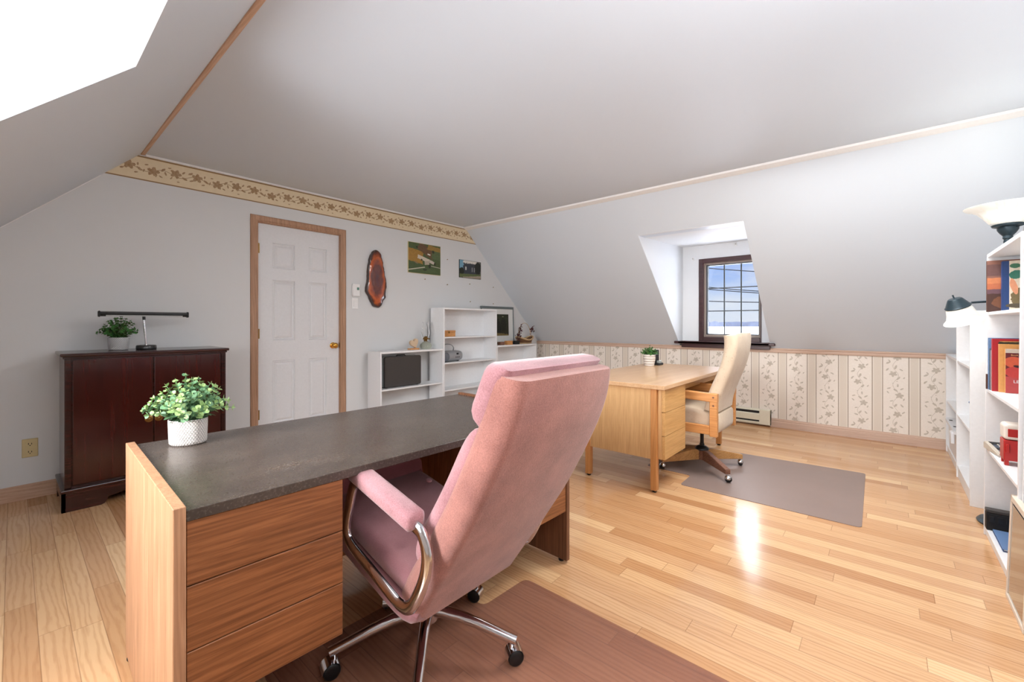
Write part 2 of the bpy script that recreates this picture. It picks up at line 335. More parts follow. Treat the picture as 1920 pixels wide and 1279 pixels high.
# ------------------------------------------------------------------ object helpers
def finish(bm, name, m, parent=None, smooth=False, loc=None):
    me = bpy.data.meshes.new(name); bmesh.ops.recalc_face_normals(bm, faces=bm.faces); bm.to_mesh(me); bm.free()
    mm = m if isinstance(m, (list, tuple)) else [m]
    for k in mm: me.materials.append(M[k] if isinstance(k, str) else k)
    o = bpy.data.objects.new(name, me); COL.objects.link(o)
    if smooth:
        for p in me.polygons: p.use_smooth = True
    if parent: o.parent = parent
    if loc: o.location = loc
    return o
def smooth_angle(o, ang=40):
    for p in o.data.polygons: p.use_smooth = True
    try: o.data.set_sharp_from_angle(angle=R(ang))
    except Exception: pass
    return o
def box(bm, x0, x1, y0, y1, z0, z1, bev=0, mi=0, seg=1):
    vs = [bm.verts.new((x, y, z)) for x in (x0, x1) for y in (y0, y1) for z in (z0, z1)]
    fs = [bm.faces.new([vs[i] for i in f]) for f in ((0, 1, 3, 2), (4, 6, 7, 5), (0, 4, 5, 1), (2, 3, 7, 6), (0, 2, 6, 4), (1, 5, 7, 3))]
    for f in fs: f.material_index = mi
    if bev:
        es = list({e for f in fs for e in f.edges})
        r = bmesh.ops.bevel(bm, geom=es, offset=bev, segments=seg, profile=.5, affect='EDGES', clamp_overlap=True)
        for f in r['faces']: f.material_index = mi
def B(name, m, parent, *dims, bev=.0015, seg=1, **k):
    bm = bmesh.new(); box(bm, *dims, bev=bev, seg=seg); return finish(bm, name, m, parent, **k)
def prism(bm, pts, a, b, plane='XZ', mi=0):
    def P3(p, t): return {'XZ': (p[0], t, p[1]), 'YZ': (t, p[0], p[1]), 'XY': (p[0], p[1], t)}[plane]
    v0 = [bm.verts.new(P3(p, a)) for p in pts]; v1 = [bm.verts.new(P3(p, b)) for p in pts]; n = len(pts)
    fs = [bm.faces.new(v0), bm.faces.new(v1[::-1])] + [bm.faces.new((v0[i], v1[i], v1[(i+1) % n], v0[(i+1) % n])) for i in range(n)]
    for f in fs: f.material_index = mi
def tube(bm, pts, r, seg=12, closed=False, rs=None, flat=1.0, up=None):
    pts = [Vector(p) for p in pts]; n = len(pts); rings = []
    prev = None
    for i, p in enumerate(pts):
        a = pts[(i-1) % n] if (closed or i > 0) else p; b = pts[(i+1) % n] if (closed or i < n-1) else p
        t = (b-a).normalized()
        if prev is None:
            ref = Vector(up) if up else (Vector((0, 0, 1)) if abs(t.z) < .9 else Vector((1, 0, 0)))
        else: ref = prev
        s = t.cross(ref).normalized(); nn = s.cross(t).normalized(); prev = nn
        rad = rs[i] if rs else r
        rings.append([bm.verts.new(p + (s*math.cos(k*2*PI/seg)*rad + nn*math.sin(k*2*PI/seg)*rad*flat)) for k in range(seg)])
    m = n if closed else n-1
    for i in range(m):
        A, Bq = rings[i], rings[(i+1) % n]
        for k in range(seg): bm.faces.new((A[k], A[(k+1) % seg], Bq[(k+1) % seg], Bq[k]))
    if not closed: bm.faces.new(rings[0]); bm.faces.new(rings[-1][::-1])
def lathe(bm, prof, seg=32, c=(0, 0, 0), sx=1., sy=1., mat4=None, cap=True):
    rings = []
    for r_, z_ in prof:
        rings.append([bm.verts.new((c[0]+math.cos(k*2*PI/seg)*r_*sx, c[1]+math.sin(k*2*PI/seg)*r_*sy, c[2]+z_)) for k in range(seg)])
    for A, Bq in zip(rings, rings[1:]):
        for k in range(seg): bm.faces.new((A[k], A[(k+1) % seg], Bq[(k+1) % seg], Bq[k]))
    if cap: bm.faces.new(rings[0][::-1]); bm.faces.new(rings[-1])
    if mat4 is not None:
        bmesh.ops.transform(bm, matrix=mat4, verts=[v for rg in rings for v in rg])
def rrect(w, h, r, k=5):
    """rounded rectangle outline, centred"""
    out = []
    for cx, cy, a0 in ((w/2-r, h/2-r, 0), (-w/2+r, h/2-r, 90), (-w/2+r, -h/2+r, 180), (w/2-r, -h/2+r, 270)):
        for i in range(k+1):
            a = R(a0+90*i/k); out.append((cx+math.cos(a)*r, cy+math.sin(a)*r))
    return out
def loft(bm, secs, cap=True):
    rings = [[bm.verts.new(p) for p in s] for s in secs]; n = len(rings[0])
    for A, Bq in zip(rings, rings[1:]):
        for k in range(n): bm.faces.new((A[k], A[(k+1) % n], Bq[(k+1) % n], Bq[k]))
    if cap: bm.faces.new(rings[0][::-1]); bm.faces.new(rings[-1])
    return rings
def catmull(pts, n=6, closed=False):
    P = [Vector(p) for p in pts]; out = []; N = len(P)
    rng = range(N) if closed else range(N-1)
    for i in rng:
        p0 = P[(i-1) % N] if closed or i > 0 else P[i]; p1 = P[i]; p2 = P[(i+1) % N]; p3 = P[(i+2) % N] if closed or i+2 < N else p2
        for k in range(n):
            t = k/n; out.append(.5*((2*p1)+(-p0+p2)*t+(2*p0-5*p1+4*p2-p3)*t*t+(-p0+3*p1-3*p2+p3)*t**3))
    if not closed: out.append(P[-1])
    return out
def thing(name, label, cat, loc=(0, 0, 0), rz=0., group=None, rx=0.):
    o = bpy.data.objects.new(name, None); o.empty_display_size = .1; COL.objects.link(o); o.location = loc; o.rotation_euler = (rx, 0, rz)
    o['label'] = label; o['category'] = cat
    if group: o['group'] = group
    return o
def tag(o, label, cat, group=None, kind=None):
    o['label'] = label; o['category'] = cat
    if group: o['group'] = group
    if kind: o['kind'] = kind
    return o
def struct(o, label=None, cat=None):
    o['kind'] = 'structure'
    if label: o['label'] = label
    if cat: o['category'] = cat
    return o

# ------------------------------------------------------------------ room shell
YA, YC = 4.233, -.72
XL0, XL1, XR1, XR0, ZK, ZC = -.953, .6315, 3.933, 5.517, .8705, 2.42
K = (XR0-XR1)/(ZC-ZK)
def xs(z): return XR0-(z-ZK)*K      # right slope x at height z
def xsl(z): return XL1-(ZC-z)*K
bm = bmesh.new(); box(bm, XL0-.3, XR0+.3, YC-.3, YA+.3, -.12, 0)
struct(finish(bm, 'floor', 'floor'), 'honey oak strip floor running away from the window wall', 'floor')
bm = bmesh.new(); box(bm, XL1-.1, XR1+.1, YC-.2, YA+.2, ZC, ZC+.12)
struct(finish(bm, 'ceiling', 'ceil'), 'flat light grey attic ceiling', 'ceiling')
DX0, DX1, DZ = 1.426, 2.197, 2.05
bm = bmesh.new()
prism(bm, [(XL0, 0), (DX0, 0), (DX0, DZ), (DX1, DZ), (DX1, 0), (XR0, 0), (XR0, ZK), (XR1, ZC), (XL1, ZC), (XL0, ZK)], YA, YA+.14, 'XZ')
struct(finish(bm, 'wall_back', 'wall'), 'grey gable wall holding the white door and pictures', 'wall')
bm = bmesh.new()
prism(bm, [(XL0, 0), (XR0, 0), (XR0, ZK), (XR1, ZC), (XL1, ZC), (XL0, ZK)], YC-.14, YC, 'XZ')
struct(finish(bm, 'wall_front', 'wall'), 'grey gable wall behind the bookshelves', 'wall')
bm = bmesh.new(); box(bm, XR0, XR0+.14, YC-.1, YA, 0, ZK)
struct(finish(bm, 'wall_right', 'paper'), 'low kneewall with floral striped wallpaper under the dormer window', 'wall')
bm = bmesh.new(); box(bm, XL0-.14, XL0, YC-.1, YA, 0, ZK)
struct(finish(bm, 'wall_left', 'wall'), 'low kneewall on the left side', 'wall')
T = .12
def slope_piece(bm, z0, z1, y0, y1, right=True):
    if right: pts = [(xs(z0), z0), (xs(z1), z1), (xs(z1)+T*1.4, z1), (xs(z0)+T*1.4, z0)]
    else: pts = [(xsl(z0), z0), (xsl(z1), z1), (xsl(z1)-T*1.4, z1), (xsl(z0)-T*1.4, z0)]
    prism(bm, pts, y0, y1, 'XZ')
RY0, RY1, RZT = .965, 1.967, 2.068
bm = bmesh.new()
slope_piece(bm, ZK, ZC+.001, RY1, YA+.05); slope_piece(bm, ZK, ZC+.001, YC-.05, RY0); slope_piece(bm, RZT, ZC+.001, RY0, RY1)
struct(finish(bm, 'wall_right_slope', 'wall_s'), 'grey sloped attic wall around the dormer window', 'wall')
LY0, LY1, LZT = 1.1, 2.1, 2.093
bm = bmesh.new()
slope_piece(bm, ZK, ZC+.001, LY1, YA+.05, False); slope_piece(bm, ZK, ZC+.001, YC-.05, LY0, False); slope_piece(bm, LZT, ZC+.001, LY0, LY1, False)
struct(finish(bm, 'wall_left_slope', 'wall_s'), 'grey sloped attic wall with the left dormer opening', 'wall')
# dormer linings (right): cheeks, head, window wall
WX = 5.62
bm = bmesh.new()
tri = [(XR0+.004, ZK), (xs(RZT)+.004, RZT), (xs(RZT)+.03, RZT+.02), (WX+.1, RZT+.1), (WX+.1, ZK)]
prism(bm, tri, RY1-.0015, RY1+.08, 'XZ'); prism(bm, tri, RY0-.08, RY0+.0015, 'XZ')
prism(bm, [(xs(RZT), RZT-.0015), (WX+.1, RZT+.053), (WX+.1, RZT+.15), (xs(RZT)+.1, RZT+.1)], RY0, RY1, 'XZ')
WY0, WY1, WZ0, WZ1 = 1.076, 1.765, .925, 1.945
box(bm, WX, WX+.12, RY0-.05, WY0, ZK, RZT+.15); box(bm, WX, WX+.12, WY1, RY1+.05, ZK, RZT+.15)
box(bm, WX, WX+.12, WY0, WY1, WZ1, RZT+.15); box(bm, WX, WX+.12, WY0, WY1, ZK-.02, WZ0)
M['dormer'] = paint_wall('dormer_white_paint', (232, 234, 236))
struct(finish(bm, 'wall_right_dormer', 'dormer'), 'white lining of the right window dormer', 'wall')
bm = bmesh.new(); LX = -1.06
tri = [(XL0-.004, ZK), (xsl(LZT)-.004, LZT), (xsl(LZT)-.03, LZT+.02), (LX-.1, LZT+.08), (LX-.1, ZK)]
prism(bm, tri, LY1-.0015, LY1+.08, 'XZ'); prism(bm, tri, LY0-.08, LY0+.0015, 'XZ')
prism(bm, [(xsl(LZT), LZT-.0015), (LX-.1, LZT+.018), (LX-.1, LZT+.12), (xsl(LZT)-.1, LZT+.1)], LY0, LY1, 'XZ')
box(bm, LX-.12, LX, LY0-.05, LY0+.15, ZK, LZT+.12); box(bm, LX-.12, LX, LY1-.15, LY1+.05, ZK, LZT+.12)
box(bm, LX-.12, LX, LY0+.15, LY1-.15, 1.94, LZT+.12); box(bm, LX-.12, LX, LY0+.15, LY1-.15, ZK-.02, .93)
struct(finish(bm, 'wall_left_dormer', 'dormer'), 'white lining of the left window dormer', 'wall')

# right window
def frame_rect(bm, X0, X1, y0, y1, z0, z1, wl, wr, wt, wb, bev=.003):
    """frame ring in a YZ plane between X0 and X1; wl is at high y"""
    box(bm, X0, X1, y1-wl, y1, z0, z1, bev); box(bm, X0, X1, y0, y0+wr, z0, z1, bev)
    box(bm, X0, X1, y0+wr, y1-wl, z1-wt, z1, bev); box(bm, X0, X1, y0+wr, y1-wl, z0, z0+wb, bev)
win = struct(thing('window_1', 'dormer window with dark wood frame and grid, snowy field outside', 'window', (WX, 1.42, .925)))
ox, oy, oz = -WX, -1.42, -.925
bm = bmesh.new(); frame_rect(bm, -.02, .07, WY0+oy, WY1+oy, 0, WZ1+oz, .052, .012, .052, .052); finish(bm, 'window_frame', 'sillwood', win)
bm = bmesh.new(); frame_rect(bm, .012, .09, WY0+oy+.012, WY1+oy-.052, .052, WZ1+oz-.052, .024, .014, .024, .028); finish(bm, 'window_sash', 'vinyl', win)
bm = bmesh.new(); frame_rect(bm, .03, .085, WY0+oy+.026, WY1+oy-.076, .08, WZ1+oz-.076, .016, .01, .012, .012, .001); finish(bm, 'window_seal', 'seal', win)
gy0, gy1, gz0, gz1 = 1.112+oy, 1.673+oy, 1.017+oz, 1.857+oz
bm = bmesh.new(); box(bm, .066, .070, gy0, gy1, gz0, gz1); finish(bm, 'pane', 'pane', win)
bm = bmesh.new()
for yy_ in (1.487, 1.300): box(bm, .052, .064, yy_+oy-.007, yy_+oy+.007, gz0, gz1, .002)
for zz_ in (1.578, 1.297): box(bm, .053, .063, gy0, gy1, zz_+oz-.006, zz_+oz+.006, .002)
finish(bm, 'muntin_grid', 'seal', win)
sill = struct(thing('window_sill_1', 'dark brown wooden window sill with moulded apron', 'window sill', (XR0, 1.46, .9)))
bm = bmesh.new(); box(bm, 5.435-XR0, WX-XR0-.005, RY0-1.46+.002, RY1-1.46-.002, -.005, .025, .004); box(bm, 5.435-XR0, .0-.003, .915-1.46, 2.012-1.46, -.005, .025, .006)
finish(bm, 'sill_board', 'sillwood', sill)
bm = bmesh.new(); box(bm, 5.465-XR0, -.002, .965-1.46, 1.93-1.46, -.05, -.006, .004); box(bm, 5.475-XR0, -.002, .97-1.46, 1.925-1.46, -.03, -.018, .002); finish(bm, 'apron', 'sillwood', sill)
# left window (outside the picture, lights the room)
wl = struct(thing('window_2', 'left dormer window', 'window', (LX, 1.6, .93)))
bm = bmesh.new(); frame_rect(bm, -.07, .02, -.35, .35, 0, 1.01, .06, .06, .06, .06); finish(bm, 'window_frame', 'sillwood', wl)
bm = bmesh.new(); box(bm, -.03, -.026, -.29, .29, .06, .95); finish(bm, 'pane', 'pane', wl)
# curtain-rod brackets left on the dormer wall
for (yy_, zz_) in ((1.835, 1.955), (1.345, 2.085)):
    bm = bmesh.new(); box(bm, WX-.012, WX-.001, yy_-.012, yy_+.012, zz_-.02, zz_+.02, .003); tube(bm, [(WX-.01, yy_, zz_), (WX-.04, yy_, zz_), (WX-.045, yy_, zz_+.012)], .004, 8)
    tag(finish(bm, 'curtain_rod_bracket', 'white'), 'small curtain rod bracket left of the window' if yy_ > 1.5 else 'small white curtain rod bracket above the window', 'bracket')

# trims
def base_profile(h=.095, d=.016): return [(0, 0), (-d, 0), (-d, h*.62), (-d*.72, h*.66), (-d*.72, h*.84), (-d*.35, h*.9), (-d*.3, h), (0, h)]
def run_x(name, prof, x0, x1, y, m, mirror=1):     # moulding along X on the wall A (profile (dy,z))
    bm = bmesh.new(); prism(bm, [(y+p[0]*mirror, p[1]) for p in prof], x0, x1, 'YZ'); return struct(finish(bm, name, m))
def run_y(name, prof, y0, y1, x, m, mirror=1):
    bm = bmesh.new(); prism(bm, [(x+p[0]*mirror, p[1]) for p in prof], y0, y1, 'XZ'); return struct(finish(bm, name, m))
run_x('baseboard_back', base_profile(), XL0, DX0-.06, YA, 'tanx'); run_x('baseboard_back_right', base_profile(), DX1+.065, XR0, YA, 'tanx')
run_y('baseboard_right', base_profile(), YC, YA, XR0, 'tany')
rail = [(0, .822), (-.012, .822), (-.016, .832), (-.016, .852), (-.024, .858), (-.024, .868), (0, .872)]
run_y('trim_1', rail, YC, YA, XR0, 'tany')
# white cove at the top of the right slope, wooden trim at the left
bm = bmesh.new(); z0 = ZC-.035
prism(bm, [(XR1-.002, ZC-.001), (xs(z0)-.004, z0), (xs(z0)-.016, z0+.004), (XR1-.022, ZC-.016), (XR1-.03, ZC-.001)], YC, YA, 'XZ'); struct(finish(bm, 'trim_2', 'white'))
bm = bmesh.new(); prism(bm, [(XL1-.002, ZC-.001), (xsl(ZC-.006), ZC-.006), (xsl(ZC-.006)+.004, ZC-.010), (XL1+.012, ZC-.009), (XL1+.020, ZC-.006), (XL1+.022, ZC-.001)], YC, YA, 'XZ'); struct(finish(bm, 'trim_3', 'ceiltrim'))
bm = bmesh.new(); prism(bm, [(XL1+.024, 2.403), (XR1-.0, 2.403), (XR1-.02, ZC-.001), (XL1+.024, ZC-.001)], YA-.014, YA, 'XZ'); struct(finish(bm, 'trim_4', 'white'))
# border paper
bm = bmesh.new(); prism(bm, [(xsl(2.221), 2.221), (xs(2.221), 2.221), (xs(2.403), 2.403), (xsl(2.403), 2.403)], YA-.0015, YA, 'XZ')
struct(finish(bm, 'trim_5', 'border'), 'cream wallpaper border with brown flowers along the top of the back wall', 'wallpaper border')
bm = bmesh.new(); tube(bm, [(xsl(ZK), YA-.002, ZK), (xsl(2.2), YA-.002, 2.2)], .004, 6); struct(finish(bm, 'trim_6', 'white'))

# ------------------------------------------------------------------ door
door = struct(thing('door_1', 'white six panel door in tan wood casing', 'door', ((DX0+DX1)/2, YA, 0)))
hw = (DX1-DX0)/2
bm = bmesh.new(); F = .022   # slab face 22 mm behind wall face
X0, X1, Z0, Z1 = -hw+.004, hw-.004, .008, DZ-.004
pz = [(.135, .60), (.86-.0, 1.495), (1.60, 1.90)]
# panel layout from the photograph: top pair, tall middle pair, bottom pair
px_ = [(-.255, -.055), (.075, .255)]
pz = [(.22, .80), (.985, 1.545), (1.65, 1.885)]
xs_ = sorted({X0, X1, *[a for p in px_ for a in p]}); zs_ = sorted({Z0, Z1, *[a for p in pz for a in p]})
box(bm, X0, X1, F+.012, F+.035, Z0, Z1)
grid = {}
for i in range(len(xs_)-1):
    for j in range(len(zs_)-1):
        a, b_, c_, d_ = xs_[i], xs_[i+1], zs_[j], zs_[j+1]
        pan = any(abs(a-p[0]) < 1e-6 for p in px_) and any(abs(c_-p[0]) < 1e-6 for p in pz)
        def rect(ins, y): return [bm.verts.new(v_) for v_ in ((a+ins, y, c_+ins), (b_-ins, y, c_+ins), (b_-ins, y, d_-ins), (a+ins, y, d_-ins))]
        if not pan: bm.faces.new(rect(0, F))
        else:
            rs_ = [rect(0, F), rect(.005, F+.009), rect(.013, F+.005), rect(.022, F+.011), rect(.040, F+.003)]
            for A, Bq in zip(rs_, rs_[1:]):
                for k in range(4): bm.faces.new((A[k], A[(k+1) % 4], Bq[(k+1) % 4], Bq[k]))
            bm.faces.new(rs_[-1])
finish(bm, 'door_slab', 'doorp', door)
bm = bmesh.new(); cw = .06
pr_ = [(0, 0), (0, -.014), (.008, -.018), (.02, -.013), (.045, -.016), (.055, -.012), (.06, -.006), (.06, 0)]
def casing(bm, p0, p1, o0, o1):
    """mitred moulding between inner points p and outer points o"""
    ring = []
    for ins, out in ((p0, o0), (p1, o1)):
        ring.append([bm.verts.new((ins[0]+(out[0]-ins[0])*q_[0]/cw, q_[1], ins[1]+(out[1]-ins[1])*q_[0]/cw)) for q_ in pr_])
    n = len(pr_)
    for k in range(n): bm.faces.new((ring[0][k], ring[0][(k+1) % n], ring[1][(k+1) % n], ring[1][k]))
    bm.faces.new(ring[0]); bm.faces.new(ring[1][::-1])
casing(bm, (-hw, 0), (-hw, DZ), (-hw-cw, 0), (-hw-cw, DZ+cw)); casing(bm, (-hw, DZ), (hw, DZ), (-hw-cw, DZ+cw), (hw+cw, DZ+cw)); casing(bm, (hw, DZ), (hw, 0), (hw+cw, DZ+cw), (hw+cw, 0))
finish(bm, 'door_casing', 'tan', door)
bm = bmesh.new(); box(bm, -hw-.001, -hw+.004, .0, .07, 0, DZ); box(bm, hw-.004, hw+.001, .0, .07, 0, DZ); box(bm, -hw, hw, 0, .07, DZ-.004, DZ+.001); box(bm, -hw, hw, .06, .1, 0, DZ); finish(bm, 'door_jamb', 'tan', door)
for zz_ in (1.82, 1.05, .32):
    bm = bmesh.new(); tube(bm, [(-hw+.006, F-.004, zz_-.045), (-hw+.006, F-.004, zz_+.045)], .0075, 10); box(bm, -hw+.002, -hw+.022, F-.003, F, zz_-.044, zz_+.044); smooth_angle(finish(bm, 'hinge', 'antbrass', door))
kn = finish(bmesh.new(), 'tmp', 'brass'); bpy.data.objects.remove(kn)
bm = bmesh.new(); rot = Matrix.Translation((2.129-(DX0+DX1)/2, F, .92)) @ Matrix.Rotation(R(90), 4, 'X')
lathe(bm, [(0.031, 0), (.031, .004), (.024, .009), (.012, .012), (.0115, .03), (.020, .036), (.0275, .046), (.029, .055), (.026, .064), (.016, .070), (.006, .0715)], 28, mat4=rot); smooth_angle(finish(bm, 'door_knob', 'brass', door), 50)
bm = bmesh.new(); box(bm, hw-.006, hw-.003, .0, .022, .895, .945); finish(bm, 'latch', 'antbrass', door)

# wall fittings on the back wall
def on_wall(name, label, cat, x, z): return thing(name, label, cat, (x, YA, z))
t = on_wall('thermostat', 'white wall thermostat with small green display beside the door', 'thermostat', 2.362, 1.495)
B('body', 'white', t, -.04, .04, -.028, 0, -.065, .065, bev=.006, seg=2); M['lcd'] = plain('green_lcd', (86, 132, 120), .3); B('display', 'lcd', t, .005, .03, -.0295, -.027, .0, .028, bev=.0005)
t = on_wall('light_switch', 'white rocker light switch below the thermostat', 'light switch', 2.358, 1.355)
B('plate', 'white', t, -.036, .036, -.007, 0, -.058, .058, bev=.003); B('rocker', 'white', t, -.017, .017, -.011, -.006, -.034, .034, bev=.002)
t = on_wall('wall_outlet', 'almond duplex power outlet low on the wall left of the cabinet', 'outlet', .072, .329)
B('plate', 'plate', t, -.036, .036, -.006, 0, -.060, .060, bev=.003)
for dz in (-.026, .026):
    bm = bmesh.new(); lathe(bm, [(.018, 0), (.018, .003)], 20, mat4=Matrix.Translation((0, -.0055, dz)) @ Matrix.Rotation(R(90), 4, 'X')); s_ = finish(bm, 'socket', 'plate', t)
    bm = bmesh.new(); box(bm, -.0085, -.0055, -.0092, -.0086, dz-.004, dz+.008); box(bm, .0055, .0085, -.0092, -.0086, dz-.004, dz+.006); box(bm, -.0025, .0025, -.0092, -.0086, dz-.012, dz-.007); finish(bm, 'slots', 'dark', s_)
NL = ('bare nail in the wall just under the farm picture', 'bare nail in the wall between the two pictures', 'bare nail in the wall below and between the two pictures', 'bare nail in the wall under the stone house picture',
      'bare nail by the sloped edge, upper of the two rightmost nails', 'bare nail low under the house picture, above the tall bookcase', 'bare nail by the sloped edge, lower of the two rightmost nails')
for i, (x, z) in enumerate(((3.268, 1.679), (3.622, 1.958), (3.622, 1.638), (4.014, 1.672), (4.473, 1.658), (4.024, 1.436), (4.473, 1.423))):
    bm = bmesh.new(); tube(bm, [(0, 0, 0), (0, -.012, .002)], .003, 8); tube(bm, [(0, -.011, .002), (0, -.014, .0025)], .006, 8)
    tag(finish(bm, 'nail', 'antbrass', loc=(x, YA, z)), NL[i], 'nail', 'bare nails in the back wall')

# varnished wood slab
m, g = mat('varnished_burl', rough=.1, coat=.8, coatr=.05)
v = g.n('TexCoord', out='Object'); x, y, z = g.sep(v)
q = g.comb(x, z, 0.); dd = g.ell(q, 0, 0, .118, .305)
nz_ = g.n('TexNoise', {'Vector': v, 'Scale': 14, 'Detail': 5, 'Distortion': .6})
f = g.m('ADD', dd, g.m('MULTIPLY', g.m('SUBTRACT', nz_, .5), .5))
L(g, g.ramp(f, [(.0, srgb((84, 52, 56))), (.35, srgb((108, 48, 34))), (.5, srgb((92, 34, 18))), (.62, srgb((150, 62, 22))), (.78, srgb((196, 92, 34))), (.9, srgb((120, 50, 22))), (1, srgb((52, 28, 22)))]), 'Base Color'); M['burl'] = m
M['bark'] = plain('dark_bark', (64, 40, 34), .4, nz=.3, scale=40, coat=.4)
t = on_wall('wood_slab_ornament', 'glossy orange brown slice of tree trunk hung on the wall', 'wall ornament', 2.597, 1.632)
prof = [(-.018, .312), (.02, .305), (.05, .27), (.072, .20), (.088, .13), (.102, .05), (.118, -.02), (.122, -.09), (.108, -.15), (.112, -.2), (.085, -.235), (.07, -.27), (.045, -.305), (.0, -.312), (-.04, -.29), (-.07, -.24), (-.095, -.19), (-.125, -.14), (-.118, -.08), (-.104, -.02), (-.104, .05), (-.098, .12), (-.085, .19), (-.075, .23), (-.05, .28)]
pp = [(p.x, p.y) for p in catmull([(a, b_, 0) for a, b_ in prof], 5, True)]
pp = [(x+(mnoise.noise(Vector((x*30, y*30, 2)))*.006), y+(mnoise.noise(Vector((x*30, y*30, 9)))*.006)) for x, y in pp]
bm = bmesh.new(); n = len(pp)
def sc(k): return [(x*k, y*(1-(1-k)*.45)) for x, y in pp]
rings = [[bm.verts.new((x, yv, y)) for x, y in sc(k)] for k, yv in ((1, -.002), (1.02, -.02), (.98, -.036), (.88, -.038))]
for A, Bq in zip(rings, rings[1:]):
    for k in range(n): bm.faces.new((A[k], A[(k+1) % n], Bq[(k+1) % n], Bq[k]))
bm.faces.new(rings[0]); bm.faces.new(rings[-1])
smooth_angle(finish(bm, 'bark_rim', 'bark', t), 60)
bm = bmesh.new()
rings = []
for k, yv in ((.90, -.038), (.86, -.0395), (.6, -.041), (.3, -.042)):
    rings.append([bm.verts.new((x*k, yv + mnoise.noise(Vector((x*k*9, y*9, 4)))*.003, y*(1-(1-k)*(.45 if k > .8 else 1)))) for x, y in pp])
for A, Bq in zip(rings, rings[1:]):
    for k in range(n): bm.faces.new((A[k], A[(k+1) % n], Bq[(k+1) % n], Bq[k]))
bm.faces.new(rings[-1]); bm.faces.new(rings[0])
smooth_angle(finish(bm, 'polished_face', 'burl', t), 60)

# pictures: procedural painting materials in object space (x right, z up)
def painting(name, layers, base, rough=.3, fine=.12):
    """layers: (kind, cx, cz, rx, rz, rot, colour, noise)"""
    m, g = mat(name, rough=rough)
    v = g.n('TexCoord', out='Object'); x, y, z = g.sep(v); q = g.comb(x, z, 0.)
    nzv = g.n('TexNoise', {'Vector': v, 'Scale': 60, 'Detail': 4}); nb = g.n('TexNoise', {'Vector': v, 'Scale': 34, 'Detail': 5, 'Roughness': .65})
    c = base if isinstance(base, bpy.types.NodeSocket) else g.mix(nzv, tuple(t_*(1-fine*3) for t_ in srgb(base)[:3])+(1,), srgb(base))
    for (kind, cx, cz, rx, rz, rot, colr, nz) in layers:
        if kind == 'e': d = g.ell(q, cx, cz, rx, rz, rot)
        else:
            mp = g.n('Mapping', {'Vector': q, 'Location': (cx, cz, 0), 'Rotation': (0, 0, rot), 'Scale': (rx, rz, 1)}, vector_type='TEXTURE')
            a_, b_, c_ = g.sep(mp); d = g.m('MAXIMUM', g.m('ABSOLUTE', a_), g.m('ABSOLUTE', b_))
        k = g.m('LESS_THAN', g.m('ADD', d, g.m('MULTIPLY', g.m('SUBTRACT', nb, .5), nz*1.8+.25)), 1.)
        cc = srgb(colr); c = g.mix(k, c, g.mix(nzv, tuple(t_*(1-fine*3) for t_ in cc[:3])+(1,), tuple(min(1, t_*1.15) for t_ in cc[:3])+(1,)))
    L(g, c, 'Base Color'); return m
M['farm'] = painting('aerial_farm_photo', [('r', -.17, .03, .14, .075, -.15, (168, 128, 58), .1), ('r', .02, .10, .13, .05, -.5, (112, 84, 58), .3), ('r', .16, .135, .12, .03, -.12, (158, 126, 60), .3), ('r', -.2, .16, .1, .03, .2, (82, 100, 58), .2),
    ('r', .17, .06, .07, .05, -.1, (92, 108, 70), .2), ('r', -.13, -.125, .13, .006, .2, (206, 200, 180), .0), ('r', .17, -.085, .08, .004, -.1, (196, 190, 170), 0),
    ('r', -.02, .0, .09, .022, -.25, (214, 204, 186), .1), ('r', .03, -.045, .035, .022, .1, (186, 174, 156), .2), ('r', .105, -.03, .035, .018, -.35, (206, 196, 184), .3), ('r', .06, .06, .022, .008, -.2, (232, 228, 218), .1),
    ('e', .07, -.085, .02, .025, 0, (50, 56, 40), .6), ('e', .125, .1, .018, .018, 0, (56, 62, 40), .6), ('e', -.12, .13, .015, .012, 0, (52, 64, 40), .5), ('e', .0, -.13, .03, .012, 0, (58, 66, 44), .5), ('e', -.13, -.055, .035, .008, -.4, (142, 120, 90), .4), ('e', -.05, -.015, .012, .012, 0, (60, 56, 44), .4), ('e', .15, -.05, .012, .02, 0, (54, 56, 40), .4)], (84, 102, 62))
M['house'] = painting('stone_house_photo', [('r', -.12, .06, .09, .06, 0, (124, 172, 196), .2), ('r', .02, .09, .16, .035, -.1, (226, 222, 214), .3), ('r', .0, .01, .13, .07, 0, (62, 68, 76), .25), ('e', .14, .03, .06, .09, 0, (40, 44, 40), .5),
    ('e', -.16, -.03, .04, .05, 0, (34, 42, 30), .5), ('r', -.085, .01, .012, .022, 0, (206, 206, 200), .1), ('r', .03, .0, .008, .03, 0, (150, 152, 154), .1), ('r', .07, .0, .008, .03, 0, (150, 152, 154), .1), ('r', 0, -.08, .21, .02, .05, (96, 108, 66), .3), ('r', .05, -.105, .18, .018, .1, (170, 156, 138), .2)], (92, 96, 90))
def picture(name, label, x, z, wd, ht, face, edge, group=None):
    t = on_wall(name, label, 'picture', x, z)
    B('backing', edge, t, -wd/2-.004, wd/2+.004, -.010, -.0005, -ht/2-.004, ht/2+.004, bev=.001); B('print', face, t, -wd/2, wd/2, -.0125, -.0098, -ht/2, ht/2, bev=.0005); return t
picture('farm_picture', 'aerial photograph of a farm in green and ochre fields, unframed on the wall', 3.266, 1.925, .478, .358, 'farm', 'plate')
picture('house_picture', 'small framed photograph of a grey stone house under blue sky', 4.025, 1.868, .39, .228, 'house', 'dark')

